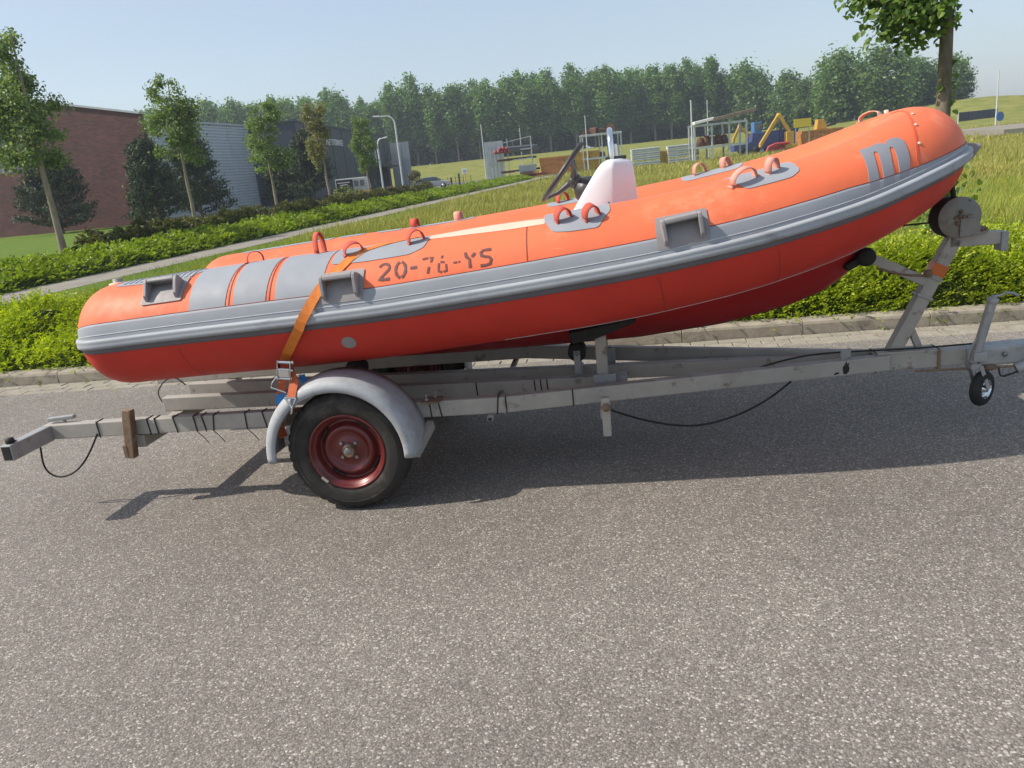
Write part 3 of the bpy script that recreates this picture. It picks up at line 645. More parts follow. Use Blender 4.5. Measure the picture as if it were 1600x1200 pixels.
# pale annex
ax = empty('annex_building', (-46.3, 138, 0), 0, 'pale grey annex with upright cladding right of the storage hall', 'building'); oA = (-46.3, 138, 0)
for i in range(5): w = MB(); w.box((-46.0 + i * .66, 138.3 + i * .15, 3.9), (.62, .2, 7.7), np.array(Matrix.Rotation(.22, 3, 'Z'))); w.build('cladding_panel', M_PALE, ax, oA)
w = MB(); w.box((-45.1, 139.6, 3.8), (2.4, 1.6, 7.6)); w.build('hall', M_PALE, ax, oA)

# ------------------------------------------------------------------ lamp posts, poles, signs
M_GALV = mat('galvanised_steel', (.46, .48, .50), .45, .55, var=.12, scale=10)
M_POLE = mat('pale_pole', (.55, .57, .58), .5, .2, var=.1)
def lamp_post(x, y, h, arm, label):
    t = empty('street_lamp', (x, y, 0), 0, label, 'street lamp', 'street lamps by the storage hall'); d = unit(np.array([arm[0], arm[1], 0.])); L = math.hypot(*arm)
    mb = MB(); P = [(0, 0, -.1), (0, 0, h * .5)] + [tuple(d * L * .35 * (1 - math.cos(a)) + np.array([0, 0, h - .9 + .85 * math.sin(a)])) for a in np.linspace(0, math.pi / 2, 7)] + [tuple(d * L * .75 + np.array([0, 0, h]))]
    mb.tube(P, np.linspace(.10, .055, len(P)), 8); mb.build('pole', M_POLE, t)
    MB().beam(d * L * .7 + np.array([0, 0, h]), d * L + np.array([0, 0, h + .05]), .26, .12).build('lamp_head', M_WHITE, t, bevel=.03)
lamp_post(-24.95, 77.0, 7.6, (-2.0, -.4), 'tall curved street lamp with its arm reaching left')
lamp_post(-26.1, 74.3, 5.45, (1.0, .2), 'shorter street lamp with its arm reaching right')
def pole(x, y, h, r, label, m=None):
    t = MB().tube([(0, 0, -.2), (0, 0, h * .6), (0, 0, h)], [r, r * .8, r * .6], 8).lathe([(r * .95, 0), (r * 1.05, .06), (0, .1)], (0, 0, h - .05), (0, 0, 1), 8).build('pole', m or M_POLE); t.location = (x, y, float(tz(x, y))); return tag(t, label, 'pole', 'poles around the yard')
pole(-20.8, 97.8, 6.9, .09, 'slim white pole at the left end of the pipe rack')
pole(-8.6, 104.4, 6.8, .08, 'thin pole behind the middle steel rack')
pole(4.45, 101, 7.1, .12, 'thick pale pole left of the covered rack')
pole(6.75, 107.6, 7.2, .07, 'thin pole rising behind the covered rack')
pole(-17.2, 104.7, 6.3, .07, 'thin pole behind the red pipes')
pole(50.05, 132.9, 7.6, .13, 'pale pole at the end of the dark roadside barrier')
pole(44.5, 131.8, 2.6, .10, 'short white post left of the dark barrier')
pole(61, 131, 9., .2, 'dark post at the right picture edge', M_FRAME)
s = empty('road_sign', (-21.5, 89.5, 0), .2, 'small white sign on a yellow post beside the path', 'sign')
MB().tube([(0, 0, -.1), (0, 0, 1.5)], .06, 8).build('post', mat('yellow_paint', (.55, .40, .03), .5), s); b_ = MB().box((0, -.07, 1.65), (.62, .03, .62)).build('panel', M_WHITE, s, bevel=.01); MB().box((0, -.09, 1.65), (.32, .01, .32)).build('symbol', mat('sign_grey', (.45, .45, .4), .5), b_)
s = empty('road_sign', (-19.0, 93.5, 0), .2, 'faded grey sign on a thin pole behind the white one', 'sign')
MB().tube([(0, 0, -.1), (0, 0, 2.0)], .04, 8).build('post', M_GALV, s); MB().lathe([(.0, 0), (.4, 0), (.4, .03), (0, .03)], (0, -.08, 2.1), (0, 1, 0), 20, sm=False).build('panel', M_PALE, s)
s = empty('road_sign', (46.4, 122, float(tz(46.4, 122))), .4, 'round blue road sign at the end of the dark barrier', 'sign')
MB().tube([(0, 0, -.1), (0, 0, 1.6)], .05, 8).build('post', M_GALV, s); MB().lathe([(0, 0), (.62, 0), (.62, .04), (0, .04)], (0, -.09, 1.5), (0, 1, 0), 24, sm=False).build('panel', mat('sign_blue', (.05, .16, .45), .4), s)
for (x, y, h, lb) in [(-23.1, 89.2, 1.15, 'dark bollard left of the yellow sign post'), (-22.0, 88.6, 1.5, 'taller dark bollard touching the yellow sign post')]:
    b_ = MB().tube([(0, 0, -.1), (0, 0, h - .08)], .1, 10).lathe([(.1, 0), (.085, .05), (0, .08)], (0, 0, h - .08), (0, 0, 1), 10).build('bollard', M_BLACK); b_.location = (x, y, 0); tag(b_, lb, 'bollard', 'bollards by the path')
fn = empty('wire_fence', (-29.6, 94, 0), 0, 'low dark wire fence at the edge of the car park', 'fence')
for i in range(9): MB().tube([(i * .92, i * .19, -.1), (i * .92, i * .19, 1.15)], .03, 6).build('post', M_BLACK, fn)
for zz in (.25, .6, .95): MB().tube([(0, 0, zz), (7.4, 1.53, zz)], .012, 4).build('wire', M_BLACK, fn)

# ------------------------------------------------------------------ vehicles by the storage hall
M_TYRE0 = mat('far_tyre', (.02, .02, .02), .8, var=.2)
def wheels(t, xs, w, r, oz=0):
    for x in xs:
        for y in (-w, w):
            wh = MB().lathe([(0, -.1), (r, -.1), (r, .1), (0, .1)], (x, y, r + oz), (0, 1, 0), 18).build('wheel', M_TYRE0, t); MB().lathe([(0, -.02), (r * .6, -.02), (r * .6, .02), (0, .02)], (x, y + (.1 if y > 0 else -.1), r + oz), (0, 1, 0), 14).build('rim', M_GALV, wh)
v = empty('parked_van', (-31.1, 79.4, 0), .21, 'white van with black side panel and yellow skirt by the storage hall', 'van')
M_VY = mat('van_yellow', (.55, .36, .03), .4); M_VW = mat('van_white', (.52, .52, .5), .35, coat=.3)
MB().prism([(-1.7, .75), (1.5, .75), (1.72, 1.0), (1.6, 1.9), (1.35, 2.12), (-1.7, 2.12)], (0, -.85, 0), (1, 0, 0), (0, 0, 1), (0, 1, 0), 1.7).build('body', M_VW, v, bevel=.06)
MB().prism([(-1.68, .35), (1.75, .35), (1.75, .74), (-1.68, .74)], (0, -.86, 0), (1, 0, 0), (0, 0, 1), (0, 1, 0), 1.72).build('skirt', M_VY, v, bevel=.04)
p_ = MB().box((-.75, -.865, 1.45), (1.7, .03, 1.05)).build('side_panel', M_BLACK, v)
for zz, l_ in ((1.72, 1.3), (1.5, .8)): MB().box((-.85, -.885, zz), (l_, .012, .1)).build('lettering', M_WHITE, p_)
for x0 in (.45, 1.05): MB().box((x0, -.865, 1.55), (.42, .03, .6)).build('window', M_GLASS, v)
wheels(v, (-1.05, 1.05), .78, .34)
c = empty('parked_car', (-26.3, 92.7, 0), .21, 'small silver car parked behind the low wire fence', 'car')
MB().prism([(-2.0, .3), (2.0, .3), (2.05, .7), (1.1, .86), (-1.6, .9), (-2.02, .75)], (0, -.8, 0), (1, 0, 0), (0, 0, 1), (0, 1, 0), 1.6).build('body', mat('silver_paint', (.40, .42, .45), .3, .5), c, bevel=.06)
MB().prism([(-1.6, .88), (1.05, .86), (.45, 1.32), (-1.0, 1.34)], (0, -.7, 0), (1, 0, 0), (0, 0, 1), (0, 1, 0), 1.4).build('cabin', M_GLASS, c, bevel=.05)
MB().prism([(-1.0, 1.345), (.45, 1.325), (.3, 1.39), (-.85, 1.41)], (0, -.66, 0), (1, 0, 0), (0, 0, 1), (0, 1, 0), 1.32).build('roof', MATS['silver_paint'], c, bevel=.03)
wheels(c, (-1.25, 1.25), .72, .31)

# ------------------------------------------------------------------ the storage yard across the meadow
M_RUST = mat('rusty_iron', (.11, .05, .028), .85, .1, var=.4, scale=3)
M_REDP = mat('red_paint', (.38, .04, .04), .55, var=.2)
M_ORNG = mat('orange_skip', (.52, .22, .045), .6, var=.2, scale=1.2, dirt=(.22, .12, .06), dirt_scale=2.)
M_YEL = mat('machine_yellow', (.50, .30, .035), .55, var=.25, scale=1.5, dirt=(.25, .16, .06), dirt_scale=2.5, dirt_amt=.3)
M_BLUE = mat('machine_blue', (.045, .065, .19), .6, var=.3, scale=1.2)
M_ZINC = mat('zinc_rail', (.47, .51, .52), .5, .15, var=.15, scale=1.5)
M_WOODG = mat('weathered_board', (.22, .17, .13), .85, var=.3, scale=2)
def yl(name, x, y, label, cat, group=None, rz=.205): return empty(name, (x, y, float(tz(x, y))), rz, label, cat, group)
def rack(x, y, W, Dp, H, levels, label, posts=2, m=M_ZINC, roof=False, r=.07):
    t = yl('steel_rack', x, y, label, 'rack', 'steel racks in the yard')
    for i in range(posts):
        for d in (0, Dp): MB().box((W * i / (posts - 1), d, H / 2), (r * 2, r * 2, H)).build('post', m, t)
    for zz in levels:
        for d in (0, Dp): MB().box((W / 2, d - .08, zz), (W + .3, .1, .22)).build('beam', m, t)
        MB().box((W / 2, Dp / 2 + .05, zz + .12), (W, Dp - .3, .06)).build('shelf', m, t)
    return t
def inyard(parent_xy, lx, ly, rz=.205):
    c_, s_ = math.cos(rz), math.sin(rz); return (parent_xy[0] + c_ * lx - s_ * ly, parent_xy[1] + s_ * lx + c_ * ly)
# pipe rack with upright panels
R1 = (-21.6, 102.6)
rk = yl('pipe_rack', *R1, 'zinc rack of upright panels holding red capped pipes', 'rack', 'steel racks in the yard')
for i in range(9): MB().box((.05 + i * .27, .3 + .1 * (i % 2), 2.5), (.25, .06, 5.0)).build('upright_panel', M_ZINC, rk)
for zz in (.9, 2.4, 3.6): MB().beam((.4, -.4, zz), (6.0, -.4, zz + .1), .1, .12).build('beam', M_ZINC, rk)
for x_ in (2.9, 6.0): MB().box((x_, .0, 2.6), (.12, .12, 5.2)).build('post', M_ZINC, rk)
MB().beam((2.4, .1, 4.7), (6.0, .1, 5.2), .08, .1).build('brace', M_ZINC, rk)
for i, (px_, pz_) in enumerate([(0, 0), (.42, 0), (.84, 0), (1.26, 0), (1.68, 0), (.63, .38), (1.05, .38), (1.47, .3)]):
    q = inyard(R1, 1.2 + px_, -1.2); p = MB().tube([(0, 0, 0), (3.6, 3.2, .0)], .2, 12).build('plastic_pipe', mat('pipe_grey', (.10, .10, .11), .5)); p.location = (q[0], q[1], float(tz(*R1)) + 3.6 + pz_)
    tag(p, 'grey pipe with red end cap in the upper layer', 'pipe', 'red capped pipes on the rack'); MB().lathe([(0, -.06), (.23, -.06), (.23, .1), (0, .1)], (0, 0, 0), (.75, .66, 0), 14).build('end_cap', M_REDP, p)
for i in range(6):
    q = inyard(R1, 1.4 + i * .35, -1.0 + .1 * i); p = MB().tube([(0, 0, 0), (3.4, 2.2, .05)], .13, 8).lathe([(.16, -.05), (.16, .05)], (.2, .13, 0), (.84, .54, 0), 8).build('iron_pipe', M_RUST); p.location = (q[0], q[1], float(tz(*R1)) + (1.05 if i % 2 else 2.55))
    tag(p, 'rusty iron pipe on the lower arms of the rack', 'pipe', 'rusty pipes on the rack')
def skip(x, y, W, H, D, m, label, rz=.205):
    t = yl('skip_container', x, y, label, 'container', None, rz)
    MB().prism([(0, .15), (W, .15), (W + .25, H), (-.25, H)], (0, 0, 0), (1, 0, 0), (0, 0, 1), (0, 1, 0), D).build('body', m, t, bevel=.03)
    for i in range(5): MB().box((.3 + i * (W - .6) / 4, -.06, H * .55), (.14, .12, H * .8)).build('rib', m, t)
    MB().box((W / 2, -.06, H - .06), (W + .5, .16, .16)).build('rim', m, t); return t
skip(-17.3, 103.2, 1.9, 1.7, 1.6, M_ZINC, 'small grey bin between the pipe rack and the orange skip')
skip(-14.6, 104.2, 3.9, 2.3, 2.2, M_ORNG, 'weathered orange-brown skip left of the steering wheel')
skip(-10.3, 105.3, 3.0, 2.5, 2.2, M_YEL, 'bright yellow skip half hidden behind the middle rack')
for i in range(7):
    lx, ly, zz = [(5.4, -.8, .25), (6.2, -.6, .25), (5.8, -.7, .62), (4.6, -1.0, .25), (7.0, .2, .3), (3.9, -1.2, .2), (5.0, -.9, .6)][i]; q = inyard(R1, lx, ly); b_ = MB()
    for k in range(6): b_.beam((-.8, -.3 + .12 * k, .05 * (k % 2)), (.8, -.25 + .12 * k, .04 + .05 * (k % 3)), .1, .22)
    o = b_.build('steel_bundle', [M_RUST, M_REDP, M_ORNG][i % 3], bevel=.01); o.location = (q[0], q[1], float(tz(*q)) + zz); o.rotation_euler = (0, 0, .2 + .25 * math.sin(i * 2.))
    tag(o, ['rusty', 'red', 'orange'][i % 3] + ' bundle of short steel sections beside the pipe rack', 'bundle', 'steel bundles beside the pipe rack')
rack(-9.2, 105.3, 5.0, 2.4, 4.6, (1.5, 4.45), 'open grey rack with scrap iron on top behind the console', 3)
for i, (lx, zz, w_, h_, k) in enumerate([(.6, 4.75, 1.0, .5, 0), (1.7, 4.75, .8, .8, 1), (2.6, 4.75, .7, .55, 0), (3.9, 4.75, 1.3, 1.0, 2), (.9, 1.8, 1.2, .7, 1), (2.3, 1.8, 1.3, .6, 0)]):
    q = inyard((-9.2, 105.3), lx, .9); p = MB().prism([(-w_ / 2, -.15), (w_ / 2, -.15), (w_ * .35, h_ * .7), (0, h_ if k == 2 else h_ * .8), (-w_ * .4, h_ * .6)], (0, -.5, 0), (1, 0, 0), (0, 0, 1), (0, 1, 0), 1.0).box((0, 0, .1), (w_ * .3, 1.3, .2)).build('scrap_iron', M_RUST); p.location = (q[0], q[1], float(tz(*q)) + zz); p.rotation_euler = (0, 0, i)
    tag(p, ['small rusty scrap piece at the left of the rack top', 'blocky rusty casting on the rack top', 'low rusty scrap piece mid rack top', 'pointed heap of rusty iron at the right of the rack top', 'rusty casting on the lower shelf at left', 'rusty casting on the lower shelf at right'][i], 'scrap')
def guard(x, y, n, W, label):
    for k in range(n):
        z0 = .25 + k * .5; t = MB(); pr_ = [(0, 0), (.10, .05), (.10, .15), (.02, .20), (.02, .26), (.10, .31), (.10, .41), (0, .46), (-.9, .46), (-.9, 0)]
        t.prism(pr_, (0, 0, 0), (0, -1, 0), (0, 0, 1), (1, 0, 0), W); o = t.build('guard_rail', M_ZINC); o.location = (x, y, float(tz(x, y)) + z0 - (.12 if k == 0 else 0)); o.rotation_euler = (0, 0, .205 + .01 * k)
        tag(o, f'{["bottom", "second", "third", "fourth", "top"][k if k < n - 1 else 4]} bundle of zinc guard rails in the {label} stack', 'guard rail', f'guard rails in the {label} stack')
guard(-2.95, 103.4, 4, 3.6, 'left'); guard(1.55, 104.3, 4, 3.95, 'right')
q = skip(.75, 104.6, .7, 1.7, 1.0, M_YEL, 'narrow yellow bin between the two guard rail stacks')
R3 = (4.8, 102.2)
rack(*R3, 6.4, 2.6, 4.3, (1.55, 4.2), 'covered grey rack with boards on its roof right of the guard rails', 4, r=.1)
o = MB().beam((0, 0, 0), (5.2, 1.2, .75), 1.4, .4).build('board_bundle', M_WOODG, bevel=.03); o.location = (6.9, 102.9, float(tz(7, 103)) + 4.65); tag(o, 'tilted bundle of weathered boards on the covered rack', 'boards')
o = MB().beam((0, 0, 0), (2.4, .5, .35), 1.2, .35).build('white_sheet_bundle', M_WHITE, bevel=.06); o.location = (4.7, 102.4, float(tz(5, 103)) + 4.5); tag(o, 'white wrapped bundle at the left end of the covered rack', 'bundle')
for i in range(5):
    p = MB().lathe([(0, 0), (.45, 0), (.5, .5), (.35, 1.0 + .2 * (i % 2)), (0, 1.15)], (0, 0, 0), (0, 0, 1), 9).box((.2, 0, .3), (.7, .3, .3)).build('scrap_iron', M_RUST); qq = inyard(R3, 1.0 + i * .75, 1.2); p.location = (qq[0], qq[1], float(tz(*qq)) + 1.72)
    tag(p, 'dark rusty machine part inside the covered rack', 'scrap', 'machine parts in the covered rack')
# lorry-mounted cranes and machines
def crane(x, y, m, pts, label, s=1.0, w=.42):
    t = yl('loader_crane', x, y, label, 'crane')
    MB().box((pts[0][0], 0, pts[0][1] / 2), (1.0 * s, .9 * s, pts[0][1])).box((pts[0][0], 0, pts[0][1] * .2), (1.6 * s, 1.6 * s, .5)).build('column', m, t, bevel=.04)
    for i in range(len(pts) - 1):
        MB().beam((pts[i][0], 0, pts[i][1]), (pts[i + 1][0], 0, pts[i + 1][1]), w * s, (.62 - .12 * i) * s, up=(0, 1, 0.01)).build('boom', m, t, bevel=.03)
        MB().lathe([(0, -.3), (.28 * s, -.3), (.28 * s, .3), (0, .3)], (pts[i][0], 0, pts[i][1]), (0, 1, 0), 12).build('joint', M_BLACK if i == 0 else m, t)
    MB().lathe([(0, 0), (.22 * s, .1), (.22 * s, .4), (0, .55)], (pts[-1][0], 0, pts[-1][1] - .4), (0, 0, 1), 10).build('hook_head', m, t)
    return t
crane(17.7, 114.0, M_YEL, [(0, 2.4), (-1.4, 4.6), (-3.9, 1.0)], 'yellow folded loader crane in front of the machines')
crane(13.2, 116.5, M_YEL, [(0, 1.9), (-1.7, 3.8), (-2.6, 2.0)], 'smaller yellow crane arm seen through the covered rack', .8)
bm_ = yl('blue_machine', 10.6, 114.6, 'blue site machine with a square cab behind the covered rack', 'machine')
MB().prism([(0, .5), (6.2, .5), (6.2, 2.5), (2.6, 2.7), (2.4, 1.6), (0, 1.4)], (0, 0, 0), (1, 0, 0), (0, 0, 1), (0, 1, 0), 2.0).build('body', M_BLUE, bm_, bevel=.05)
MB().box((3.4, .9, 3.4), (1.1, 1.4, 1.4)).build('cab', mat('cab_blue', (.06, .17, .38), .5), bm_, bevel=.05); MB().box((3.4, .19, 3.5), (.8, .04, .8)).build('window', M_GLASS, bm_)
for x_ in (1.0, 3.0, 5.2): MB().lathe([(0, -.2), (.5, -.2), (.5, .2), (0, .2)], (x_, -.05, .5), (0, 1, 0), 16).build('wheel', M_TYRE0, bm_)
rm_ = yl('red_plough', 14.6, 112.6, 'red curved plough blade in the long grass by the crane', 'plough'); MB().tube([(0, 0, .1), (.3, 0, .7), (1.2, 0, 1.0), (3.0, 0, 1.0)], .18, 8).prism([(0, 0), (3.3, 0), (3.0, .9), (.8, .9)], (0, 0, 0), (1, 0, 0), (0, .3, .95), (0, 1, 0), .1).build('blade', M_REDP, rm_)
MB().beam((1.5, 0, .6), (3.4, .8, 1.4), .2, .2).build('frame', M_REDP, rm_)
ys = yl('yellow_board', 18.4, 113.6, 'bright yellow sign board standing above the orange container', 'board'); MB().box((1.0, 0, 3.3), (2.3, .08, 1.1)).build('panel', mat('bright_yellow', (.62, .47, .03), .5), ys); 
for x_ in (.1, 1.9): MB().box((x_, .06, 1.6), (.1, .1, 3.2)).build('post', M_GALV, ys)
skip(19.6, 114.6, 5.2, 2.2, 2.2, M_ORNG, 'long faded orange container behind the bow tube')
ym = yl('yellow_roller', 21.6, 116.3, 'small yellow machine on top behind the sign board', 'machine'); MB().prism([(0, 2.2), (1.4, 2.2), (1.4, 2.7), (1.0, 3.5), (.2, 3.5)], (0, 0, 0), (1, 0, 0), (0, 0, 1), (0, 1, 0), 1.0).build('body', M_YEL, ym, bevel=.05); MB().box((.7, .5, 1.1), (1.2, .8, 2.2)).build('stand', M_RUST, ym); MB().beam((1.4, .5, 2.5), (2.8, .5, 2.7), .3, .2).build('arm', M_BLACK, ym)
skip(14.9, 117.6, 4.6, 2.7, 2.0, M_BLUE, 'dark blue container behind the folded yellow crane')
ba = empty('roadside_barrier', (51.9, 153.7, float(tz(52, 154))), .205, 'long dark blue barrier panels below the grassy mound', 'barrier')
for i in range(4): MB().box((.85 + i * 1.72, 0, .75), (1.66, .14, 1.5)).build('panel', mat('barrier_dark', (.03, .035, .06), .6), ba); MB().box((i * 1.72, .12, .8), (.1, .1, 1.7)).build('post', M_GALV, ba)

# ------------------------------------------------------------------ boat trailer frame of reference
TA = R_(3.5); EX = np.array([math.cos(TA), math.sin(TA), 0]); EY = np.array([-math.sin(TA), math.cos(TA), 0]); W0 = np.array([-1.63, 3.385, 0.])
def toW(l): return W0 + EX * l[0] + EY * l[1] + np.array([0, 0, l[2]])
M_TRL = mat('trailer_paint', (.365, .342, .302), .6, .15, var=.14, scale=5, dirt=(.15, .10, .07), dirt_scale=11, dirt_amt=.18, bump=.15, bscale=70)
M_TRLG = mat('trailer_zinc', (.33, .335, .33), .55, .3, var=.16, scale=9, dirt=(.20, .17, .14), dirt_scale=14, dirt_amt=.15)
M_FEND = mat('fender_zinc', (.36, .375, .39), .68, .1, var=.14, scale=22, dirt=(.29, .27, .27), dirt_scale=6, dirt_amt=.25, bump=.08, bscale=120)
M_OLDR = mat('old_rust', (.20, .13, .08), .85, .1, var=.35, scale=10, dirt=(.32, .29, .24), dirt_scale=8, dirt_amt=.5, bump=.4, bscale=60)
M_RUB = mat('black_rubber', (.022, .021, .02), .7, var=.3, scale=20, bump=.15, bscale=90, spec=.35)
M_TYRE = mat('tyre_rubber', (.035, .031, .028), .75, var=.35, scale=9, bump=.2, bscale=120, spec=.3, dirt=(.085, .075, .062), dirt_scale=5, dirt_amt=.4)
M_RIM = mat('wine_red_rim', (.135, .017, .015), .34, .15, var=.15, scale=8, coat=.3)
M_BOLT = mat('dull_steel', (.30, .29, .28), .5, .7, var=.2, scale=20)
M_CHROME = mat('chrome', (.75, .77, .8), .12, 1.0, var=.05)
M_PLATE = mat('winch_paint', (.24, .23, .20), .6, .2, var=.12, scale=10, dirt=(.10, .06, .04), dirt_scale=22, dirt_amt=.25)
M_ORTAPE = mat('orange_reflector', (.55, .13, .02), .35, var=.1)

tb = np.array([0.9, .83, 0.]); TR = empty('boat_trailer', tuple(toW(tb)), TA, 'grey steel boat trailer with wine red wheel under the orange boat', 'trailer')
def tp(mb, name, m, parent=None, **k): return mb.build(name, m, parent or TR, tb, **k)
CY = .83
for y in (.27, 1.39):
    tp(MB().box((-.455, y, .4425), (2.59, .06, .085)), 'side_rail', M_TRL, bevel=.006)
    tp(MB().beam((.84, y, .4425), (2.86, CY - .045 if y < CY else CY + .045, .385), .06, .085), 'drawbar_arm', M_TRL, bevel=.006)
for y, x1, z1 in ((.69, 1.45, .40), (.99, 2.62, .37)):
    tp(MB().beam((-1.285, y, .4425), (x1, y if y < CY else .93, z1), .06, .085), 'inner_beam', M_TRL, bevel=.006)
tp(MB().box((1.435, .64, .41), (.06, .11, .095)), 'beam_end_bracket', M_TRLG, bevel=.004)
tp(MB().box((3.08, CY, .385), (.56, .085, .088)), 'drawbar', M_TRL, bevel=.006)
tp(MB().prism([(3.26, .335), (3.26, .432), (3.55, .44), (3.95, .43), (3.95, .36), (3.62, .335)], (0, CY - .065, 0), (1, 0, 0), (0, 0, 1), (0, 1, 0), .13), 'coupling_body', M_TRLG, bevel=.012)
for x_, z_ in ((3.31, .39), (3.44, .395)): tp(MB().lathe([(0, 0), (.014, 0), (.014, .012), (.0, .016)], (x_, CY - .065, z_), (0, -1, 0), 6), 'bolt', M_BOLT)
tp(MB().tube([(3.50, .76, .31), (3.62, .75, .36), (3.8, .75, .42)], [.03, .035, .03], 8), 'brake_lever', M_TRLG)
tp(MB().tube([(3.0, .77, .33), (3.3, .765, .325), (3.55, .76, .325)], .006, 6), 'brake_rod', M_OLDR)
tp(MB().lathe([(0, -.03), (.014, -.03), (.018, 0), (.014, .03), (0, .03)], (3.37, .765, .325), (1, 0, 0), 8), 'rod_adjuster', M_OLDR)
# stub and crossbars
tp(MB().box((-1.725, .085, .44), (.06, .31, .085)), 'rear_stub', M_TRLG, bevel=.005)
tp(MB().lathe([(0, 0), (.02, 0), (.023, .01), (.02, .026), (0, .03)], (-1.725, -.03, .483), (0, 0, 1), 16), 'marker_lamp', M_RUB)
tp(MB().box((-1.725, -.0715, .44), (.046, .004, .07)), 'end_hole', M_RUB)  # dark plate standing in for the shaded hole in the stub end
tp(MB().box((-1.2, .84, .362), (.07, 1.20, .07)), 'rear_crossbar', M_TRL, bevel=.005)
tp(MB().box((.76, .83, .386), (.028, 1.26, .026)), 'thin_crossbar', M_TRL, bevel=.002)
tp(MB().box((.76, .196, .386), (.018, .006, .016)), 'tube_mouth', M_RUB)
tp(MB().tube([(.06, .02, .317), (.06, 1.66, .317)], .03, 12), 'axle', M_OLDR)
tp(MB().box((1.34, .83, .365), (.05, 1.2, .05)), 'front_crossbar', M_TRL, bevel=.004)
tp(MB().beam((-1.235, .205, .285), (-1.20, .212, .555), .048, .05, up=(1, 0, 0)), 'rear_post', M_OLDR, bevel=.005)
tp(MB().box((-1.25, .20, .325), (.02, .04, .07)), 'post_bracket', M_OLDR)
tp(MB().beam((-1.73, .275, .508), (-1.575, .285, .515), .03, .022), 'lamp_bracket', M_TRLG, bevel=.005)
tp(MB().box((-1.64, .28, .493), (.012, .012, .02)), 'bracket_bolt', M_BOLT)
# bunk support at the front crossbar
tp(MB().box((1.345, .215, .36), (.042, .042, .20)), 'bunk_post', M_TRL, bevel=.004)
tp(MB().lathe([(0, 0), (.022, 0), (.022, .014), (.012, .016), (.012, .03), (0, .03)], (1.347, .194, .415), (0, -1, 0), 6), 'clamp_bolt', M_OLDR)
for y in (.55, 1.11):
    tp(MB().box((1.335, y, .54), (.06, .04, .32)), 'bunk_upright', M_TRL, bevel=.004)
    tp(MB().box((1.345, y - .03, .47), (.12, .02, .05)).box((1.38, y - .02, .40), (.05, .05, .14)), 'clamp_plate', M_TRLG, bevel=.003)
    sgn = 1 if y < CY else -1
    tp(MB().prism([(1.17, .735), (1.19, .675), (1.30, .69), (1.52, .765), (1.53, .79)], (0, y - .06, 0), (1, 0, 0), (0, 0, 1), (0, 1, 0), .12), 'bunk_board', M_RUB, bevel=.006)
# rollers
def roller(x, y, z, r, w, foot):
    ro = tp(MB().lathe([(0, -w), (r * .8, -w), (r, -w * .8), (r * .86, -w * .2), (r * .82, 0), (r * .86, w * .2), (r, w * .8), (r * .8, w), (0, w)], (x, y, z), (0, 1, 0), 24), 'keel_roller', M_RUB)
    tp(MB().lathe([(0, -w - .02), (.013, -w - .02), (.013, w + .02), (0, w + .02)], (x, y, z), (0, 1, 0), 10), 'roller_pin', M_BOLT, ro)
    tp(MB().box((x, y - w - .012, (z + foot) / 2), (.035, .006, z - foot + .03)).box((x, y + w + .012, (z + foot) / 2), (.035, .006, z - foot + .03)).box((x, y, foot - .01), (.05, 2 * w + .04, .012)), 'roller_fork', M_TRLG, ro)
roller(1.195, .80, .565, .052, .06, .42); roller(-.04, .62, .60, .055, .05, .49)
tp(MB().box((1.195, .84, .425), (.04, .36, .03)), 'roller_bridge', M_TRL, bevel=.003)
# fender, bracket, wheel
WC = np.array([.055, 0., .317])
def fender(y0, side):
    mb = MB(); prof = [(.235, .392), (.15, .398), (.06, .398), (.02, .393), (-.008, .380), (-.020, .362), (-.022, .338), (-.012, .330)]; A = np.radians(np.linspace(183, -4, 44)); V = []
    for a_ in A:
        for (yy, rr) in prof: V.append((WC[0] - .03 + rr * math.cos(a_), y0 + side * yy, WC[2] - .01 + rr * math.sin(a_) * (1 + .0 * a_)))
    n = len(prof); mb.add(V, [(i * n + k, i * n + k + 1, (i + 1) * n + k + 1, (i + 1) * n + k) for i in range(len(A) - 1) for k in range(n - 1)], 0, True)
    return tp(mb, 'fender', M_FEND, solid=.004)
fender(0., 1); fender(1.66, -1)
tp(MB().beam((.40, .03, .285), (.44, .25, .36), .035, .05), 'fender_bracket', M_TRL, bevel=.003)
tp(MB().box((.46, .255, .49), (.10, .11, .008)), 'axle_plate', M_OLDR, bevel=.002)
for dx, dy in ((-.02, -.03), (.015, .02)): tp(MB().tube([(.46 + dx, .25 + dy, .48), (.46 + dx, .25 + dy, .535)], .006, 6).lathe([(0, 0), (.012, 0), (.012, .012), (0, .012)], (.46 + dx, .25 + dy, .496), (0, 0, 1), 6), 'plate_bolt', M_BOLT)
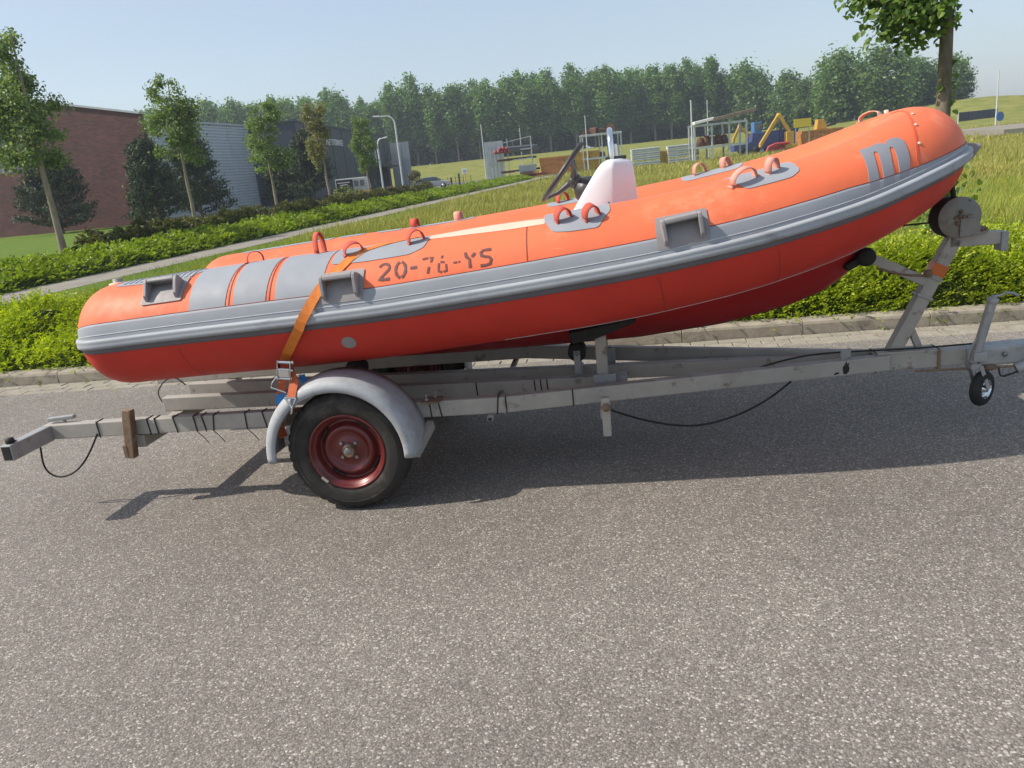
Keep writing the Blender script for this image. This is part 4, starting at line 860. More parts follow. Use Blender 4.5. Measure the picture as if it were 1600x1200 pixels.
def wheel(y0, side):
    """tyre, pressed steel rim, hub and bolts; outer face at y0, body towards side"""
    ax = (0, side, 0); c = (WC[0], y0, WC[2])
    tyre_prof = [(.195, .020), (.205, .008), (.225, .004), (.26, .001), (.275, .004), (.288, .012), (.298, .018), (.307, .026), (.314, .038), (.3155, .055), (.309, .058), (.309, .064), (.317, .067), (.317, .088), (.310, .091), (.310, .097), (.317, .10), (.3155, .125), (.314, .142), (.305, .156), (.288, .168), (.26, .176), (.22, .172), (.195, .16)]
    N = 216
    def rm(j, k):
        if j in (6, 7, 8, 9, 17, 18, 19): return -.0065 if (k % 6) in (0, 1) else 0.
        if j in (3, 4) and (k % 54) in (0, 1, 27): return .0012
        return 0.
    wp = empty('wheel', (0, 0, 0)); wp.parent = TR
    ty = tp(MB().lathe(tyre_prof, c, ax, N, caps=False, rmod=rm), 'tyre', M_TYRE, wp)
    for r_, t_ in ((.262, .0005), (.2845, .0085)): tp(MB().lathe([(r_ - .002, t_ + .002), (r_ - .001, t_ - .0016), (r_ + .001, t_ - .0016), (r_ + .002, t_ + .003)], c, ax, 90, caps=False), 'sidewall_ring', M_TYRE, ty)
    rim = tp(MB().lathe([(.199, .020), (.198, .012), (.192, .008), (.186, .012), (.182, .028), (.172, .034), (.166, .040), (.160, .075), (.152, .080), (.140, .070), (.128, .052), (.118, .044), (.108, .046), (.098, .056), (.090, .062), (.062, .060), (.052, .052), (.040, .050), (.0, .050)], c, ax, 64, caps=False), 'rim', M_RIM, wp)
    for k in range(4):
        a0 = math.pi / 4 + k * math.pi / 2 + .2; e1 = np.array([math.cos(a0), 0, math.sin(a0)]); e2 = np.array([-math.sin(a0), 0, math.cos(a0)])
        tp(MB().box(np.array(c) + e1 * .147 + np.array([0, side * .070, 0]), (.011, .012, .07), np.stack([e1, [0, 1, 0], e2], 1)), 'vent_slot', M_RUB, rim)
    hub = tp(MB().lathe([(.034, .056), (.032, .036), (.028, .030), (.022, .028), (.018, .020), (.0, .018)], c, ax, 20, caps=False), 'hub_cap', M_BOLT, wp)
    for k in range(4):
        a0 = .75 + k * math.pi / 2; q = np.array(c) + np.array([math.cos(a0) * .052, 0, math.sin(a0) * .052])
        tp(MB().lathe([(.0, .040), (.009, .040), (.010, .046), (.010, .058)], q, ax, 6, caps=False, sm=False), 'wheel_bolt', M_BOLT, rim)
    a0 = -2.35; q = np.array(c) + np.array([math.cos(a0) * .19, side * .004, math.sin(a0) * .19]); e1 = np.array([math.cos(a0), 0, math.sin(a0)])
    tp(MB().box(q, (.016, .008, .04), np.stack([e1, [0, 1, 0], [-e1[2], 0, e1[0]]], 1)), 'balance_weight', M_CHROME, rim)
wheel(0., 1); wheel(1.66, -1)
# winch post
tp(MB().beam((2.90, CY, .43), (3.185, CY, 1.02), .07, .07, up=(1, 0, 0)), 'winch_post', M_TRL, bevel=.006)
tp(MB().beam((3.15, CY, 1.005), (3.40, CY, 1.005), .07, .065), 'winch_arm', M_TRL, bevel=.006)
tp(MB().box((3.415, CY, .985), (.035, .085, .10)), 'arm_end_plate', M_TRLG, bevel=.004)
tp(MB().beam((3.04, CY, .43), (2.985, CY, .56), .035, .035), 'post_brace', M_TRL, bevel=.004)
tp(MB().box((2.96, CY, .434), (.34, .11, .014)).box((2.96, CY - .047, .385), (.34, .008, .09)), 'post_base', M_TRL, bevel=.003)
for x_ in (2.80, 3.12): tp(MB().box((x_, CY, .385), (.014, .12, .112)), 'collar', M_OLDR, bevel=.002)
for t_, in ((.50,), (.66,)):
    pc = np.array([2.90, CY, .43]) * (1 - t_) + np.array([3.185, CY, 1.02]) * t_; d_ = unit(np.array([.285, 0, .59])); tp(MB().beam(pc - d_ * .006, pc + d_ * .006, .084, .084, up=(1, 0, 0)), 'clamp_band', M_TRLG, bevel=.002)
pc = np.array([2.90, CY, .43]) * .27 + np.array([3.185, CY, 1.02]) * .73; tp(MB().beam(pc - d_ * .03, pc + d_ * .03, .074, .074, up=(1, 0, 0)), 'reflective_tape', M_ORTAPE)
tp(MB().beam((3.055, CY - .01, .80), (2.745, CY - .01, .965), .045, .05), 'bow_stop_arm', M_TRL, bevel=.004)
tp(MB().lathe([(0, -.09), (.04, -.09), (.05, -.06), (.036, 0), (.05, .06), (.04, .09), (0, .09)], (2.735, CY, .965), (0, 1, 0), 20), 'bow_stop_roller', M_RUB)
tp(MB().box((2.69, CY, .94), (.12, .12, .04), np.array(Matrix.Rotation(-.5, 3, 'Y'))), 'bow_stop_pad', M_RUB, bevel=.008)
# winch
wn = tp(MB().lathe([(0, 0), (.102, 0), (.104, .004), (.098, .012), (.096, .02), (.06, .022), (0, .022)], (3.178, .755, 1.128), (0, 1, 0), 40), 'winch', M_PLATE)
tp(MB().lathe([(0, 0), (.085, 0), (.094, .02), (.104, .06), (.104, .07), (0, .07)], (3.165, .78, 1.128), (0, 1, 0), 40), 'drum', M_RUB, wn)
tp(MB().prism([(3.178, 1.03), (3.30, 1.035), (3.318, 1.05), (3.310, 1.07), (3.27, 1.085), (3.25, 1.12), (3.178, 1.128)], (0, .747, 0), (1, 0, 0), (0, 0, 1), (0, 1, 0), .007), 'side_plate', M_PLATE, wn, bevel=.004)
for (x_, z_, r_) in [(3.172, 1.135, .012), (3.155, 1.128, .009), (3.19, 1.131, .010), (3.178, 1.158, .011), (3.165, 1.10, .012), (3.285, 1.058, .010), (3.302, 1.062, .009), (3.21, 1.132, .006)]: tp(MB().lathe([(0, 0), (r_, 0), (r_ * .8, .006), (0, .008)], (x_, .7465, z_), (0, -1, 0), 7), 'winch_bolt', M_OLDR, wn)
tp(MB().tube([(3.165, .80, 1.16), (3.155, .79, 1.24), (3.140, .79, 1.31)], .013, 8), 'crank_handle', M_RUB, wn)
tp(MB().tube([(3.09, .81, 1.11), (2.95, .83, 1.105), (2.85, .85, 1.10)], .005, 6), 'winch_cable', M_RUB, wn)
tp(MB().tube([(3.04, .79, .84), (2.97, .80, .845), (2.90, .80, .86), (2.80, .80, .895)], .007, 6).lathe([(0, -.02), (.02, -.015), (.02, .015), (0, .02)], (3.05, .79, .85), (1, 0, 0), 8), 'safety_chain', M_OLDR)
# jockey wheel
jk = tp(MB().tube([(3.285, .755, .36), (3.305, .755, .45), (3.357, .755, .68)], .024, 16), 'jockey_tube', M_TRLG)
tp(MB().lathe([(.024, 0), (.028, .005), (.028, .03), (.012, .032), (.012, .045), (0, .045)], (3.355, .755, .672), (.22, 0, .975), 16), 'tube_cap', M_TRLG, jk)
tp(MB().tube([(3.37, .755, .712), (3.395, .75, .713), (3.42, .745, .728), (3.45, .74, .722), (3.475, .735, .708)], .007, 8), 'crank', M_TRLG, jk)
tp(MB().beam((3.27, .755, .395), (3.34, .755, .395), .07, .05), 'tube_clamp', M_TRLG, jk, bevel=.006)
tp(MB().tube([(3.245, .72, .425), (3.262, .72, .47), (3.28, .72, .50)], .005, 6), 'clamp_handle', M_TRLG, jk)
ja = unit(np.array([.62, -.78, 0.])) ; jc = np.array([3.335, .755, .215])
jw = tp(MB().lathe([(.052, -.026), (.07, -.028), (.088, -.02), (.096, -.008), (.096, .008), (.088, .02), (.07, .028), (.052, .026)], jc, ja, 36, caps=False), 'jockey_tyre', M_RUB, jk)
tp(MB().lathe([(.054, -.024), (.05, -.02), (.045, -.008), (.02, -.012), (.016, -.03), (0, -.03)], jc, ja, 28, caps=False).lathe([(.054, .024), (.05, .02), (.045, .008), (.02, .012), (.016, .03), (0, .03)], jc, ja, 28, caps=False), 'jockey_rim', M_CHROME, jk)
tp(MB().beam(jc + ja * .036, np.array([3.29, .755, .345]) + ja * .036, .03, .006, up=tuple(ja)).beam(jc - ja * .036, np.array([3.29, .755, .345]) - ja * .036, .03, .006, up=tuple(ja)).box((3.288, .755, .345), (.05, .06, .03)), 'wheel_fork', M_TRLG, jk, bevel=.002)
# cables and ties
def cable(pts, r=.0055, name='cable'):
    P = np.array(pts, float); t0 = np.r_[0, np.cumsum(np.linalg.norm(np.diff(P, axis=0), axis=1))]; tt = np.linspace(0, t0[-1], 40); Q = np.stack([np.interp(tt, t0, P[:, i]) for i in range(3)], 1)
    for _ in range(12): Q[1:-1] = .5 * Q[1:-1] + .25 * (Q[:-2] + Q[2:])
    tp(MB().tube(Q, r, 6), name, M_RUB)
cable([(-1.725, -.01, .49), (-1.74, .08, .45), (-1.75, .2, .44), (-1.775, .22, .36), (-1.805, .22, .24), (-1.775, .22, .19), (-1.71, .22, .172), (-1.61, .22, .20), (-1.52, .22, .28), (-1.45, .225, .38), (-1.43, .235, .42)])
cable([(1.36, .5, .30), (1.45, .5, .26), (1.60, .5, .21), (1.77, .5, .177), (1.9, .5, .19), (2.05, .5, .235), (2.2, .5, .315), (2.30, .52, .39)])
cable([(-1.28, .72, .44), (-1.34, .74, .43), (-1.37, .76, .50), (-1.31, .78, .57), (-1.25, .80, .575), (-1.2, .80, .52)], .004)
cable([(2.10, .62, .43), (2.25, .66, .46), (2.45, .72, .475), (2.75, .79, .455), (3.0, .78, .452), (3.3, .775, .46)], .005)
cable([(3.62, .74, .37), (3.5, .74, .30), (3.42, .75, .27), (3.415, .76, .32)], .005)
rng = random.Random(5)
def tie(x, tail=0):
    lean = rng.uniform(-.008, .008); m_ = MB(); w_ = .0032
    for (a, b_) in [((x - lean, .2375, .488), (x + lean, .2375, .397)), ((x - lean, .2375, .4875), (x - lean, .302, .4875))]: m_.beam(a, b_, .006, w_, up=(0, 1, 0) if a[2] != b_[2] else (0, 0, 1))
    if tail: m_.tube([(x + lean, .236, .40), (x + lean + .03, .232, .37), (x + lean + .06, .225, .335)], .0022, 5)
    tp(m_, 'cable_tie', M_RUB)
for x, tl in [(-1.42, 0), (-1.12, 0), (-1.075, 0), (-.965, 0), (-.85, 1), (-.80, 0), (-.745, 1), (-.56, 1), (-.455, 0), (.45, 0), (.50, 0), (.80, 0)]: tie(x, tl)
for x in (1.18,):
    z_ = .4425 - (x - .84) * .0285; y_ = .27 + (x - .84) * .2555 - .034; tp(MB().beam((x, y_, z_ + .046), (x, y_, z_ - .046), .006, .004, up=(0, 1, 0)), 'cable_tie', M_RUB)
for x in (.62, .95, .985, 1.02): tp(MB().beam((x, .6575, .488 - .018 * (x + 1.28)), (x + .004, .6575, .392 - .018 * (x + 1.28)), .006, .004, up=(0, 1, 0)), 'cable_tie', M_RUB)
ch = [(0, -.03), (.015, -.034), (.03, -.02), (.034, .0), (.028, .012), (.034, .03), (.02, .022), (.016, .04), (.006, .02), (-.006, .006)]; chd = unit(np.array([2.02, .515, -.0575])); cn = np.array([chd[1], -chd[0], 0.])
tp(MB().prism(ch, np.array([2.60, .27 + (2.60 - .84) * .255, .392]) + cn * .0305, chd, (0, 0, 1), cn, .0008), 'paint_chip', M_RUB)
tp(MB().prism([(0, 0), (.03, .004), (.034, .012), (.012, .014)], np.array([2.545, .27 + (2.545 - .84) * .255, .362]) + cn * .0305, chd, (0, 0, 1), cn, .0008), 'paint_chip', M_RUB)
tp(MB().box((2.62, .70, .468), (.07, .012, .055), np.array(Matrix.Rotation(.6, 3, 'Z'))), 'light_bracket', M_TRLG, bevel=.002)

# ------------------------------------------------------------------ the rigid inflatable boat
BCY, BHW = .90, .62
def _tube_path():
    xs = list(np.linspace(-1.34, 1.38, 60)); ys = [BCY - BHW] * 60
    for th in np.linspace(0, math.pi / 2, 60): xs.append(1.4 + 1.6 * math.sin(th) ** (2 / 2.2)); ys.append(BCY - BHW * math.cos(th) ** (2 / 1.9))
    xs = np.array(xs); ys = np.array(ys)
    zs = np.interp(xs, [-1.34, -.64, .3, .96, 1.5, 2.0, 2.5, 2.75, 2.9, 3.0], [.945, .978, 1.012, 1.065, 1.113, 1.18, 1.28, 1.37, 1.42, 1.464])
    P = np.stack([xs, ys, zs], 1); Q = P[:-1][::-1].copy(); Q[:, 1] = 2 * BCY - Q[:, 1]; P = np.vstack([P, Q])
    d = np.r_[0, np.cumsum(np.linalg.norm(np.diff(P, axis=0), axis=1))]; a = np.linspace(0, d[-1], 281)
    P = np.stack([np.interp(a, d, P[:, i]) for i in range(3)], 1)
    for _ in range(30): P[1:-1] = P[1:-1] * .5 + .25 * (P[:-2] + P[2:])
    T = np.gradient(P, axis=0); T /= np.linalg.norm(T, axis=1)[:, None]; N = np.cross(T, [0, 0, 1]); N /= np.linalg.norm(N, axis=1)[:, None]
    return a, P, T, N, np.cross(N, T)
BA, BP, BT, BN, BU = _tube_path(); BL = float(BA[-1])
def brad(s):
    e = np.minimum(s, BL - s); rr = np.interp(e, [0, .5, 1.1, 2.6, 3.4, 4.0, 4.6], [.262, .268, .28, .28, .265, .245, .238]); k = np.clip(e / .24, 0, 1)
    return rr * (1 - np.abs(1 - k) ** 2.6) ** (1 / 2.2)
def _at(A, s): return np.stack([np.interp(s, BA, A[:, i]) for i in range(3)], -1)
def surf(s, ph, dr=0.):
    s = np.asarray(s, float); ph = np.asarray(ph, float); r = brad(s) + dr
    return _at(BP, s) + _at(BN, s) * (r * np.cos(ph))[..., None] + _at(BU, s) * (r * np.sin(ph))[..., None]
def snorm(s, ph): return unit(_at(BN, np.float64(s)) * math.cos(ph) + _at(BU, np.float64(s)) * math.sin(ph))

M_TOP = mat('tube_orange', (.76, .160, .066), .56, var=.09, scale=2.2, dirt=(.80, .23, .12), dirt_scale=3.2, dirt_amt=.4, bump=.13, bscale=30, spec=.35, scuff=(.80, .34, .22))  # lighter orange for the upper tube, deeper red below
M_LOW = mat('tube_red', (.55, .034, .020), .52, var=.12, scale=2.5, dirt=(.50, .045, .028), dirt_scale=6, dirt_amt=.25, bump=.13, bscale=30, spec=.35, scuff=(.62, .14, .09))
M_HULL = mat('hull_red', (.40, .016, .017), .5, var=.10, scale=3, spec=.3)
M_GREY = mat('grey_fabric', (.29, .305, .335), .6, var=.08, scale=4, bump=.08, bscale=160, spec=.35)
M_GREYL = mat('strake_grey', (.34, .36, .385), .65, var=.10, scale=6, dirt=(.24, .24, .26), dirt_scale=9, dirt_amt=.25, spec=.4, stretch=(.4, 1, 1))
M_GREYD = mat('dark_grey_band', (.125, .12, .135), .6, var=.12, scale=5)
M_HAND = mat('handle_rubber', (.27, .25, .25), .6, var=.12, scale=9, bump=.1, bscale=120)
M_LOOP = mat('red_webbing', (.52, .085, .055), .75, var=.15, scale=30, bump=.3, bscale=300)
M_PINK = mat('bleached_webbing', (.68, .30, .24), .8, var=.12, scale=30, bump=.3, bscale=300)
M_PALEF = mat('pale_fabric', (.80, .50, .38), .6, var=.10, scale=5, dirt=(.70, .30, .18), dirt_scale=8, dirt_amt=.2)
M_INK = mat('dark_print', (.13, .035, .03), .6, var=.2, scale=30)
M_SEAM = mat('seam_line', (.20, .03, .02), .6, var=.2, scale=20)
M_SEAMP = mat('seam_pale', (.50, .50, .52), .6, var=.2, scale=20)
M_GRP = mat('white_gelcoat', (.76, .77, .79), .3, var=.03, scale=2, coat=.3)
M_PLAST = mat('black_plastic', (.035, .034, .036), .45, var=.2, scale=14)

bb0 = np.array([0.9, BCY, .6]); BO = empty('inflatable_boat', tuple(toW(bb0)), TA, 'orange and red rigid inflatable boat with grey strake on a trailer', 'boat')
def bp(mb, name, m, parent=None, **k): return mb.build(name, m, parent or BO, bb0, **k)

# tube
ns, nph = 300, 56
e = np.linspace(0, 1, 26) ** 1.8 * .24
S = np.unique(np.r_[e + .0005, np.linspace(.24, BL - .24, ns), BL - e - .0005]); PHI = np.linspace(R_(-9), R_(351), nph + 1)[:-1]
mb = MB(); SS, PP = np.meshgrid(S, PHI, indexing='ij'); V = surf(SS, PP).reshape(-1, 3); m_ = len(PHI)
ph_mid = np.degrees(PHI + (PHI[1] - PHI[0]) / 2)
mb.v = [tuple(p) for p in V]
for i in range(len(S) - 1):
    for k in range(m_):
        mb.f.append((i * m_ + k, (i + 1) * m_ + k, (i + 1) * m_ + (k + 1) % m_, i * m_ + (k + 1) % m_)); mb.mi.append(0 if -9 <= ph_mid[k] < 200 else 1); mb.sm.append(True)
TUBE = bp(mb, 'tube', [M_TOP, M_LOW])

def strip(s_list, lo, hi, dr, name, m, parent=None, nph=8):
    """band on the tube between angles lo(s) and hi(s) (degrees), raised dr, with closed edges"""
    mb = MB(); rows = []
    for s in s_list:
        a, b_ = R_(lo(s)), R_(hi(s)); ph = np.linspace(a, b_, nph); rows.append(np.vstack([surf(s, a, -.002)[None], surf(np.full(nph, s), ph, dr), surf(s, b_, -.002)[None]]))
    n = nph + 2; V = np.vstack(rows); mb.add(V, [(i * n + k, (i + 1) * n + k, (i + 1) * n + k + 1, i * n + k + 1) for i in range(len(rows) - 1) for k in range(n - 1)], 0, True)
    mb.add(rows[0], [tuple(range(n))]); mb.add(rows[-1], [tuple(range(n))[::-1]])
    return bp(mb, name, m, parent)
SB = np.unique(np.r_[np.linspace(.012, .3, 20), np.linspace(.3, BL - .3, 200), BL - np.linspace(.012, .3, 20)])
def hi_band(s): return float(np.interp(min(s, BL - s), [0, 3.8, 4.15, 4.7], [22, 22.5, 15.5, 11]))
strip(SB, lambda s: 3.5, hi_band, .0035, 'grey_band', M_GREY, TUBE)
strip(SB, lambda s: -10.5, lambda s: -3.0, .0035, 'lower_band', M_GREYD, TUBE, 5)
strip(SB, lambda s: hi_band(s) - .05, lambda s: hi_band(s) + .55, .0042, 'band_edge', M_SEAM, TUBE, 3)
strip(SB, lambda s: 9.5, lambda s: 10.3, .0050, 'band_bead', M_SEAMP, TUBE, 3)
# rubbing strake: double bead section
prof = [(-.028, -.003), (-.027, .012), (-.021, .026), (-.012, .030), (-.004, .0275), (.003, .027), (.010, .029), (.017, .027), (.022, .015), (.024, -.003)]
mb = MB(); n = len(prof); V = np.vstack([np.array([surf(s, (t_ + .004) / max(.08, float(brad(s))), d_) for (t_, d_) in prof]) for s in SB]); mb.add(V, [(i * n + k, (i + 1) * n + k, (i + 1) * n + k + 1, i * n + k + 1) for i in range(len(SB) - 1) for k in range(n - 1)], 0, True)
mb.add(V[:n], [tuple(range(n))]); mb.add(V[-n:], [tuple(range(n))[::-1]]); bp(mb, 'rubbing_strake', M_GREYL)

def patch(outline, dr, name, m, parent=None, step=.018, edge=True, corner=0.):
    """flat piece glued on the tube; outline in (s, degrees)"""
    R0 = .27; P = np.array([(s, R_(a) * R0) for s, a in outline])
    if corner:
        Q = []
        k = len(P)
        for i in range(k):
            p0, p1, p2 = P[i - 1], P[i], P[(i + 1) % k]; a = p1 + unit(p0 - p1) * min(corner, .45 * np.linalg.norm(p0 - p1)); b_ = p1 + unit(p2 - p1) * min(corner, .45 * np.linalg.norm(p2 - p1))
            for t_ in np.linspace(0, 1, 5): Q.append((1 - t_) ** 2 * a + 2 * t_ * (1 - t_) * p1 + t_ ** 2 * b_)
        P = np.array(Q)
    D = []
    for i in range(len(P)):
        a, b_ = P[i], P[(i + 1) % len(P)]; k = max(1, int(np.linalg.norm(b_ - a) / step)); D += [a + (b_ - a) * j / k for j in range(k)]
    nb = len(D); area = sum(D[i][0] * D[(i + 1) % nb][1] - D[(i + 1) % nb][0] * D[i][1] for i in range(nb))
    if area < 0: D = D[::-1]
    lo, hi = np.min(D, 0), np.max(D, 0); D = [Vector(map(float, q)) for q in D]; pts = list(D)
    for x in np.arange(lo[0] + step / 2, hi[0], step):
        for y in np.arange(lo[1] + step / 2, hi[1], step):
            c_ = False; j = nb - 1
            for i in range(nb):
                if (D[i].y > y) != (D[j].y > y) and x < (D[j].x - D[i].x) * (y - D[i].y) / (D[j].y - D[i].y) + D[i].x: c_ = not c_
                j = i
            if c_ and min((D[i].x - x) ** 2 + (D[i].y - y) ** 2 for i in range(nb)) > (step * .35) ** 2: pts.append(Vector((x, y)))
    v2, e2, f2, *_ = delaunay_2d_cdt(pts, [(i, (i + 1) % nb) for i in range(nb)], [list(range(nb))], 1, 1e-6)
    V3 = surf(np.array([v.x for v in v2]), np.array([v.y / R0 for v in v2]), dr); mb = MB(); mb.add(V3, [tuple(f) for f in f2], 0, True)
    if edge:
        B1 = surf(np.array([v.x for v in D]), np.array([v.y / R0 for v in D]), dr); B0 = surf(np.array([v.x for v in D]), np.array([v.y / R0 for v in D]), -.002); mb.add(np.vstack([B1, B0]), [(i, (i + 1) % nb, nb + (i + 1) % nb, nb + i) for i in range(nb)])
    return bp(mb, name, m, parent, fixn=True)
def rect(s0, s1, a0, a1, **k): return [(s0, a0), (s1, a0), (s1, a1), (s0, a1)]

strip(np.linspace(2.2, 4.25, 60), lambda s: -72.6, lambda s: -71.9, .002, 'flap_edge_highlight', M_SEAMP, TUBE, 3)  # flap line in a pale colour, kept as painted highlight along the lower edge
for s0 in (2.95, 3.45, .62): patch([(s0, -14), (s0 + .003, -14), (s0 + .02, -70), (s0 + .017, -70)], .0016, 'seam', M_SEAM, TUBE, .04, edge=False)
# wear panels over the near stern, and their counterparts on the far tube
for (s0, s1) in [(.715, .912), (.947, 1.122), (1.163, 1.405)]: patch([(s0, 11), (s1 - .01, 11), (s1 + .03, 80), (s1 + .03, 128), (s0 + .03, 128), (s0 + .02, 80)], .003, 'wear_panel', M_GREY, TUBE, .03)
for (s0, s1) in [(8.25, 8.90), (8.04, 8.215), (7.79, 7.955), (7.29, 7.745)]: patch(rect(s0, s1, 25, 101), .003, 'wear_panel', M_GREY, TUBE, .04, corner=.03)
patch(rect(6.52, 6.82, 40, 112), .003, 'wear_panel', M_GREY, TUBE, .04, corner=.05); patch(rect(5.59, 5.97, 40, 116), .003, 'wear_panel', M_GREY, TUBE, .04, corner=.06)
# seams that frame the wear panels
for s0 in (.925, 1.135): patch([(s0, 23), (s0 + .005, 23), (s0 + .035, 90), (s0 + .03, 90)], .002, 'seam', M_SEAM, TUBE, .03, edge=False)
patch([(.055, 12), (.058, 12), (.085, 75), (.082, 75)], .0022, 'seam', M_SEAM, TUBE, .03, edge=False)
patch([(2.395, 23), (2.399, 23), (2.41, 64), (2.406, 64)], .0018, 'seam', M_SEAM, TUBE, .03, edge=False)
for o_ in ([(1.44, 55), (1.60, 53), (1.84, 53), (1.91, 60), (1.925, 74), (1.93, 112), (1.45, 112)], [(2.49, 68), (2.525, 49), (2.60, 46), (2.735, 45), (2.765, 56), (2.80, 66), (2.80, 112), (2.49, 112)], [(3.365, 68), (3.40, 53), (3.60, 53), (3.655, 60), (3.665, 78), (3.66, 112), (3.37, 112)]): patch(o_, .0032, 'loop_pad', M_GREY, TUBE, .025, corner=.02)
patch([(1.90, 76), (2.05, 71), (2.30, 65), (2.49, 63), (2.50, 74), (2.30, 83), (2.1, 92), (1.93, 96)], .0026, 'pale_strip', M_PALEF, TUBE, .03)  # pale cream strip on top of the near tube
# ribbed tread pad at the stern
pad = patch([(.26, 72), (.66, 64), (.735, 80), (.72, 118), (.30, 118)], .003, 'tread_pad', M_GREY, TUBE, .03)
for i in range(13): s0 = .30 + i * .032; patch([(s0, 75 - i * .6), (s0 + .009, 75 - i * .6), (s0 + .034, 114), (s0 + .025, 114)], .0065, 'tread_rib', M_GREYL, pad, .04)
nv = snorm(.215, R_(93)); bp(MB().lathe([(.03, -.005), (.03, .004), (.024, .006), (.024, .022), (.02, .026), (0, .026)], surf(.215, R_(93)), nv, 20), 'air_valve', M_HAND)
bp(MB().lathe([(.045, -.006), (.045, .004), (.03, .006), (0, .006)], surf(.215, R_(93)), nv, 20), 'valve_flange', M_PALEF)
# webbing loops
def loop(s, ph, h=.055, span=.085, wd=.046, m=M_LOOP, tilt=.55, along=True):
    ph = R_(ph); n = snorm(s, ph); T = _at(BT, np.float64(s)); B = np.cross(n, T); c, sn_ = math.cos(tilt), math.sin(tilt); A = T * c + B * sn_; Bw = B * c - T * sn_; p0 = surf(s, ph, .003)
    pts = []
    for a in np.linspace(-.25, math.pi + .25, 17): pts.append(p0 + A * span / 2 * math.cos(a) * (1.0 + .25 * max(0, math.sin(a))) * .85 + n * max(-.003, h * math.sin(a)))
    pts = [p0 - A * -span * .56] + pts + [p0 - A * span * .56]
    mb = MB(); V = []
    for p in pts: V += [p - Bw * wd / 2, p + Bw * wd / 2]
    mb.add(V, [(2 * i, 2 * i + 1, 2 * i + 3, 2 * i + 2) for i in range(len(pts) - 1)], 0, True); bp(mb, 'webbing_loop', m, solid=.0035)
loop(.985, 93, .05, .09); loop(1.34, 90, .10, .055, .038, M_LOOP, 1.0); loop(1.541, 72, .05, .1); loop(1.862, 76, .055, .085); loop(2.58, 66, .055, .08); loop(2.71, 61, .06, .08); loop(3.41, 67, .06, .14, .035, M_PINK, .3); loop(3.555, 73, .06, .075, .038, M_PINK)
loop(7.70, 92, .05, .05, m=M_LOOP, tilt=1.3); loop(7.40, 92, .05, .05, m=M_PINK, tilt=1.3); loop(6.72, 97, .055, .08); loop(5.85, 98, .06, .085, .038, M_PINK); loop(5.69, 95, .055, .06, m=M_PINK, tilt=.8)
# moulded grab handles
def grab(s, ph):
    ph = R_(ph); n = snorm(s, ph); T = _at(BT, np.float64(s)); B = np.cross(T, n); B = B if B[2] > 0 else -B; o = surf(s, ph, 0)
    da = 17; ou = [(s - .115, math.degrees(ph) - da * .85), (s + .105, math.degrees(ph) - da * .85), (s + .12, math.degrees(ph) + da), (s - .10, math.degrees(ph) + da)]
    g = patch(ou, .006, 'grab_handle', M_HAND, None, .02, corner=.012)
    for k in (-.088, .072): bp(MB().prism([(.0, .062), (.052, .052), (.062, .038), (.058, .02), (.03, -.045), (0, -.055)], o + T * k, n, B, T, .018), 'handle_wall', M_HAND, g, bevel=.004)
    bp(MB().prism([(.0, .066), (.030, .062), (.054, .050), (.062, .040), (.058, .026), (.048, .022), (.047, .038), (.030, .046), (.0, .050)], o - T * .07, n, B, T, .142), 'grip', M_HAND, g, bevel=.003)
grab(.572, 50); grab(1.50, 27); grab(3.08, 25)
# round repair patch, registration number, emblem
patch([(1.482 + .036 * math.cos(a), -30 + math.degrees(.036 / .28) * math.sin(a)) for a in np.linspace(0, 2 * math.pi, 25)[:-1]], .0025, 'repair_patch', M_HAND, TUBE, .012)
def tmap(u, v): return (1.686 + .55 * u + .003 * v, (28 + 18.5 * v) * (1 - u) + (25 + 18.5 * v) * u)
def stroke(parent, pts, wdt=.0155):
    P = np.array([tmap(*p) for p in pts]); P[:, 1] = np.radians(P[:, 1]) * .27; Q = [P[0]]
    for i in range(len(P) - 1): 
        k = max(1, int(np.linalg.norm(P[i + 1] - P[i]) / .012)); Q += [P[i] + (P[i + 1] - P[i]) * j / k for j in range(1, k + 1)]
    Q = np.array(Q); T = unit(np.gradient(Q, axis=0)); N = np.stack([-T[:, 1], T[:, 0]], 1); w_ = wdt * (.92 + .12 * np.sin(np.arange(len(Q)) * 1.7)); Lf = Q + N * w_[:, None] / 2; Rt = Q - N * w_[:, None] / 2
    mb = MB(); V = []
    for a, b_ in zip(Lf, Rt): V += [surf(a[0], a[1] / .27, .0016), surf((a[0] + b_[0]) / 2, (a[1] + b_[1]) / 2 / .27, .0019), surf(b_[0], b_[1] / .27, .0016)]
    mb.add(V, [(3 * i + k, 3 * i + k + 1, 3 * i + k + 4, 3 * i + k + 3) for i in range(len(Q) - 1) for k in (0, 1)]); return mb
def glyph(u0, u1, strokes, v0=0., v1=1., wdt=.0155):
    mb = MB()
    for st in strokes:
        k = stroke(None, [(u0 + (u1 - u0) * a, v0 + (v1 - v0) * b_) for a, b_ in st], wdt); mb.add(k.v, k.f)
    bp(mb, 'registration_character', M_INK, TUBE)
arc = lambda cx, cy, rx, ry, a0, a1, n=9: [(cx + rx * math.cos(R_(a)), cy + ry * math.sin(R_(a))) for a in np.linspace(a0, a1, n)]
glyph(.0, .11, [arc(.5, .72, .42, .25, 165, -35) + [(.45, .32), (.08, .06), (.95, .06)]])
glyph(.15, .255, [arc(.5, .5, .42, .45, 100, 262, 13), arc(.5, .5, .42, .45, 278, 440, 13)])
glyph(.285, .352, [[(.05, .5), (.95, .5)]])
glyph(.395, .49, [[(.0, .92), (.55, .95)], [(.68, .96), (.95, .93), (.78, .66)], [(.62, .42), (.48, .06)]], wdt=.013)
glyph(.53, .612, [[(.55, .98), (.40, .82)], [(.12, .55), (.05, .1), (.40, .04)], [(.58, .04), (.92, .08), (.88, .45)], [(.72, .56), (.30, .60)]], wdt=.011)
